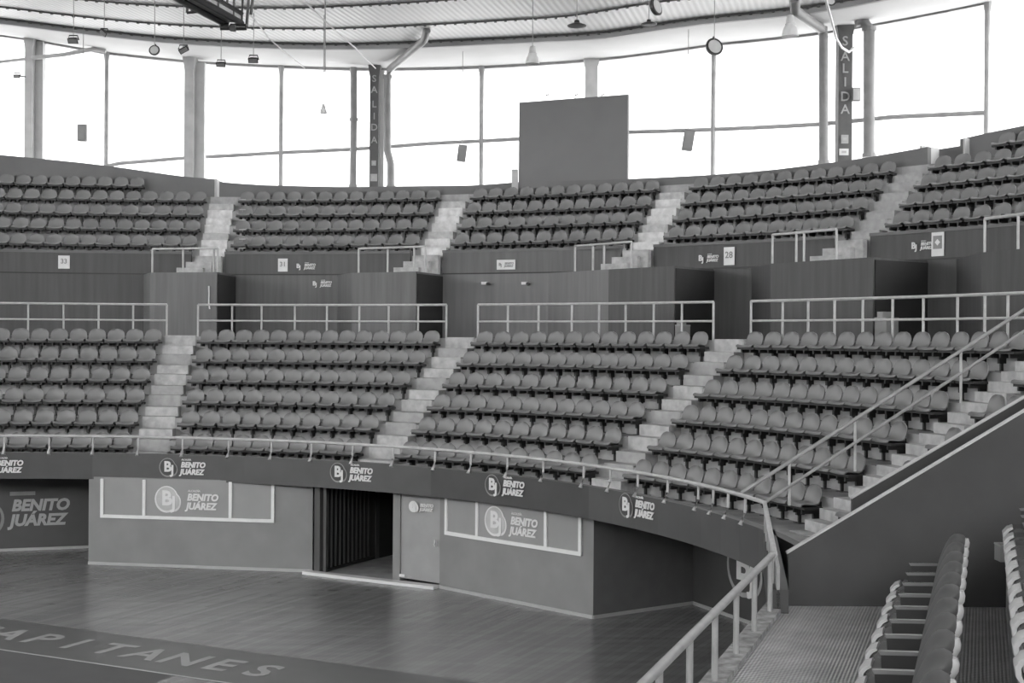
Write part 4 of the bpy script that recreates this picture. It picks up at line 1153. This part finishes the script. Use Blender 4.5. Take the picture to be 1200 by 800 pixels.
# ------------------------------------------------------------------ hanging lamps, speakers
def hang(px, py, D, kind, s, lab, ytop=None, tilt=0.0, name=None):
    p = plane_pt(px, py, D)
    _tt = math.atan2(p.y - CY, p.x - CX); _rr = math.hypot(p.x - CX, p.y - CY)
    zc = (zroof(_tt, _rr) if _rr < 28.4 else zed(_tt) if _rr < 30 else ztop(_tt)) - .11
    nm = name or {'bay': 'high_bay_lamp', 'flood': 'floodlight', 'round': 'round_lamp', 'glass': 'glass_pendant_lamp', 'speaker': 'loudspeaker'}[kind]
    o = thing(nm, p, lab, 'loudspeaker' if kind == 'speaker' else 'lamp', {'bay': 'high bay lamps', 'flood': 'hanging floodlights', 'round': 'round disc lamps', 'glass': 'clear pendant lamps', 'speaker': 'hanging loudspeakers'}[kind])
    T_ = Matrix.Translation(p)
    if kind == 'bay':
        m = MB(); m.lathe([(s*.25, s*.42), (s*.3, s*.15), (s*.55, s*.08), (s, -s*.12), (s*.98, -s*.2)], 20, T_); m.build('lamp_shade', G_LAMP, o)
        m = MB(); m.lathe([(s*.9, -s*.2), (s*.7, -s*.25)], 20, T_); m.build('lens', G_PIPE, o)
    elif kind == 'flood':
        X = T_ @ Matrix.Rotation(tilt, 4, 'Y') @ Matrix.Rotation(.5, 4, 'X')
        m = MB(); m.hexa([X @ Vector(q) for q in ((-s, -s*.4, -s*.6), (s, -s*.4, -s*.6), (s*.6, s*.5, -s*.4), (-s*.6, s*.5, -s*.4), (-s, -s*.5, s*.5), (s, -s*.5, s*.5), (s*.6, s*.5, s*.4), (-s*.6, s*.5, s*.4))]); m.build('lamp_housing', G_LAMP, o)
        m = MB(); m.box((0, -s*.5, -s*.05), (s*1.6, .03, s*.8), X); m.build('lens', G_PIPE, o)
        m = MB(); m.tube([p + Vector((-s*1.05, 0, 0)), p + Vector((-s*.8, 0, s*.9)), p + Vector((s*.8, 0, s*.9)), p + Vector((s*1.05, 0, 0))], .02, 6); m.build('yoke', G_LAMP, o)
    elif kind == 'round':
        X = T_ @ Matrix.Rotation(tilt, 4, 'Z') @ Matrix.Rotation(1.35, 4, 'X')
        m = MB(); m.lathe([(s*.5, -s*.5), (s*.9, -s*.3), (s, 0), (s, s*.12), (s*.8, s*.16)], 22, X); m.build('lamp_housing', G_LAMP, o)
        m = MB(); m.lathe([(s*.78, s*.12), (s*.76, s*.19)], 22, X); m.build('lens', G_LAMPG, o)
        m = MB(); m.tube([p, p + Vector((0, .1, s*1.2))], .03, 6); m.build('bracket', G_LAMP, o)
    elif kind == 'glass':
        m = MB(); m.lathe([(s*.25, s*1.0), (s*.33, s*.6), (s*.36, s*.3)], 16, T_); m.build('lamp_cap', G_LAMPG, o)
        m = MB(); m.lathe([(s*.34, s*.3), (s*.6, -s*.2), (s*.72, -s*.75)], 18, T_); m.build('glass_shade', G_WHITE, o)
        m = MB(); m.box((p.x, p.y, p.z + s*.2), (s*.8, .04, .05)); m.build('lamp_bracket', G_PIPE, o)
    elif kind == 'speaker':
        X = T_ @ Matrix.Rotation(tilt, 4, 'Y')
        m = MB(); m.hexa([X @ Vector(q) for q in ((-s*.55, -s*.4, -s), (s*.55, -s*.4, -s), (s*.45, s*.4, -s), (-s*.45, s*.4, -s), (-s*.55, -s*.5, s), (s*.55, -s*.5, s), (s*.45, s*.4, s), (-s*.45, s*.4, s))]); m.build('speaker_cabinet', G_PIPE, o)
        m = MB(); m.box((0, -s*.5, 0), (s*.9, .03, s*1.8), X); m.build('speaker_grille', G_PIPE, o)
        m = MB(); m.box((0, 0, s*1.04), (s*1.0, s*.5, s*.08), X); m.build('bracket', G_LAMP, o)
    if px == 20:
        m = MB(); m.tube([p + Vector((s*.5, 0, 0)), plane_pt(30, 90, 49.15)], .03, 6); m.build('mounting_arm', G_PIPE, o)
    else:
        m = MB(); m.tube([p + Vector((0, 0, s*.4)), Vector((p.x, p.y, zc + .1))], .012, 5); m.build('suspension_wire', G_MULL, o)
hang(86, 47, 40, 'flood', .15, 'small dark floodlight hanging at the upper left, first from the left edge')
hang(122, 38, 39, 'flood', .12, 'small dark tilted floodlight against the ceiling edge, second from the left', tilt=.7)
hang(181, 59, 40, 'round', .16, 'round pale-faced lamp hanging left of the wide pale column')
hang(215, 58, 40, 'flood', .14, 'small dark floodlight directly below the steel gantry', tilt=-.5)
hang(259, 75, 42, 'flood', .14, 'small dark floodlight at the window head right of the wide column')
hang(297, 70, 42, 'flood', .15, 'dark round-backed floodlight right of the gantry end')
hang(20, 89, 48.9, 'flood', .12, 'small flat floodlight on the column at the far left edge')
hang(379, 128, 42, 'glass', .16, 'faint small pendant lamp silhouetted in the bright window left of centre')
hang(624, 66, 38, 'glass', .28, 'clear pendant lamp hanging left of the column behind the scoreboard')
hang(926, 32, 34, 'glass', .30, 'clear pendant lamp hanging left of the right drain pipe')
hang(676, 28.5, 34, 'bay', .24, 'black high bay lamp above the scoreboard, left of a pair')
hang(760.5, 27, 34, 'bay', .20, 'black high bay lamp under the ceiling, right of a pair')
hang(769, 8, 33, 'round', .22, 'black-rimmed round lamp at the top edge above the right high bay lamp', tilt=.9)
hang(837, 55, 36, 'round', .24, 'black-rimmed round lamp hanging at the window head right of the scoreboard', tilt=.3)
hang(973, 1, 34, 'round', .14, 'small dark round lamp at the top edge above the right dark column', tilt=.2)
hang(97, 156, 46, 'speaker', .27, 'small grey loudspeaker hanging in the left window')
hang(541.5, 180, 46, 'speaker', .27, 'small dark loudspeaker hanging left of the scoreboard', tilt=.12)
hang(806, 165, 42, 'speaker', .30, 'dark tilted loudspeaker hanging right of the scoreboard', tilt=.15)
# loose cables
def cable(pts, r, lab, mt=G_WHITE):
    V = [plane_pt(*p) for p in pts]; o = thing('hanging_cable', V[0], lab, 'cable', None)
    m = MB(); m.tube(V, r, 6); m.build('cable_run', mt, o)
cable([(355, 0, 30), (395, 38, 34), (415, 55, 37), (440, 80, 43)], .02, 'thin white cable slanting from the ceiling to the exit-lettered column')
cable([(968, 0, 33), (973, 18, 34), (980, 45, 36), (987, 56, 38), (995, 61, 40), (1001, 55, 40.8)], .035, 'white hose looping down beside the right dark column')
cable([(290, 12, 27), (315, 45, 33), (335, 62, 36), (357, 80, 42)], .016, 'thin pale cable slanting down right of the gantry')
cable([(381, 0, 34), (381, 84, 36)], .014, 'thin dark drop wire hanging from the ceiling right of the gantry', G_PIPE)
# seat-row marker plates left side of the second upper block
for i, py in enumerate((234.5, 246, 258, 269.5, 280.5, 291)):
    t_, z_ = on_ring(285.5, py, 26.3 + (291 - py) / 56 * 3.2)
    R_ = 26.3 + (291 - py) / 56 * 3.2 - .15
    p = pt(t_, R_, z_)
    X = ring_frame(t_, R_, z_)
    o = thing('row_marker', p, 'small pale row marker beside the leftmost upper stairway, %s from the top' % ORD[i+1], 'marker', 'pale row markers on the upper seats')
    m = MB(); m.box((0, 0, 0), (.22, .035, .03), X); m.build('marker_plate', G_LOGO2, o)
    m = MB(); m.box((0, -.04, -.02), (.03, .08, .02), X); m.build('marker_stem', G_PIPE, o)
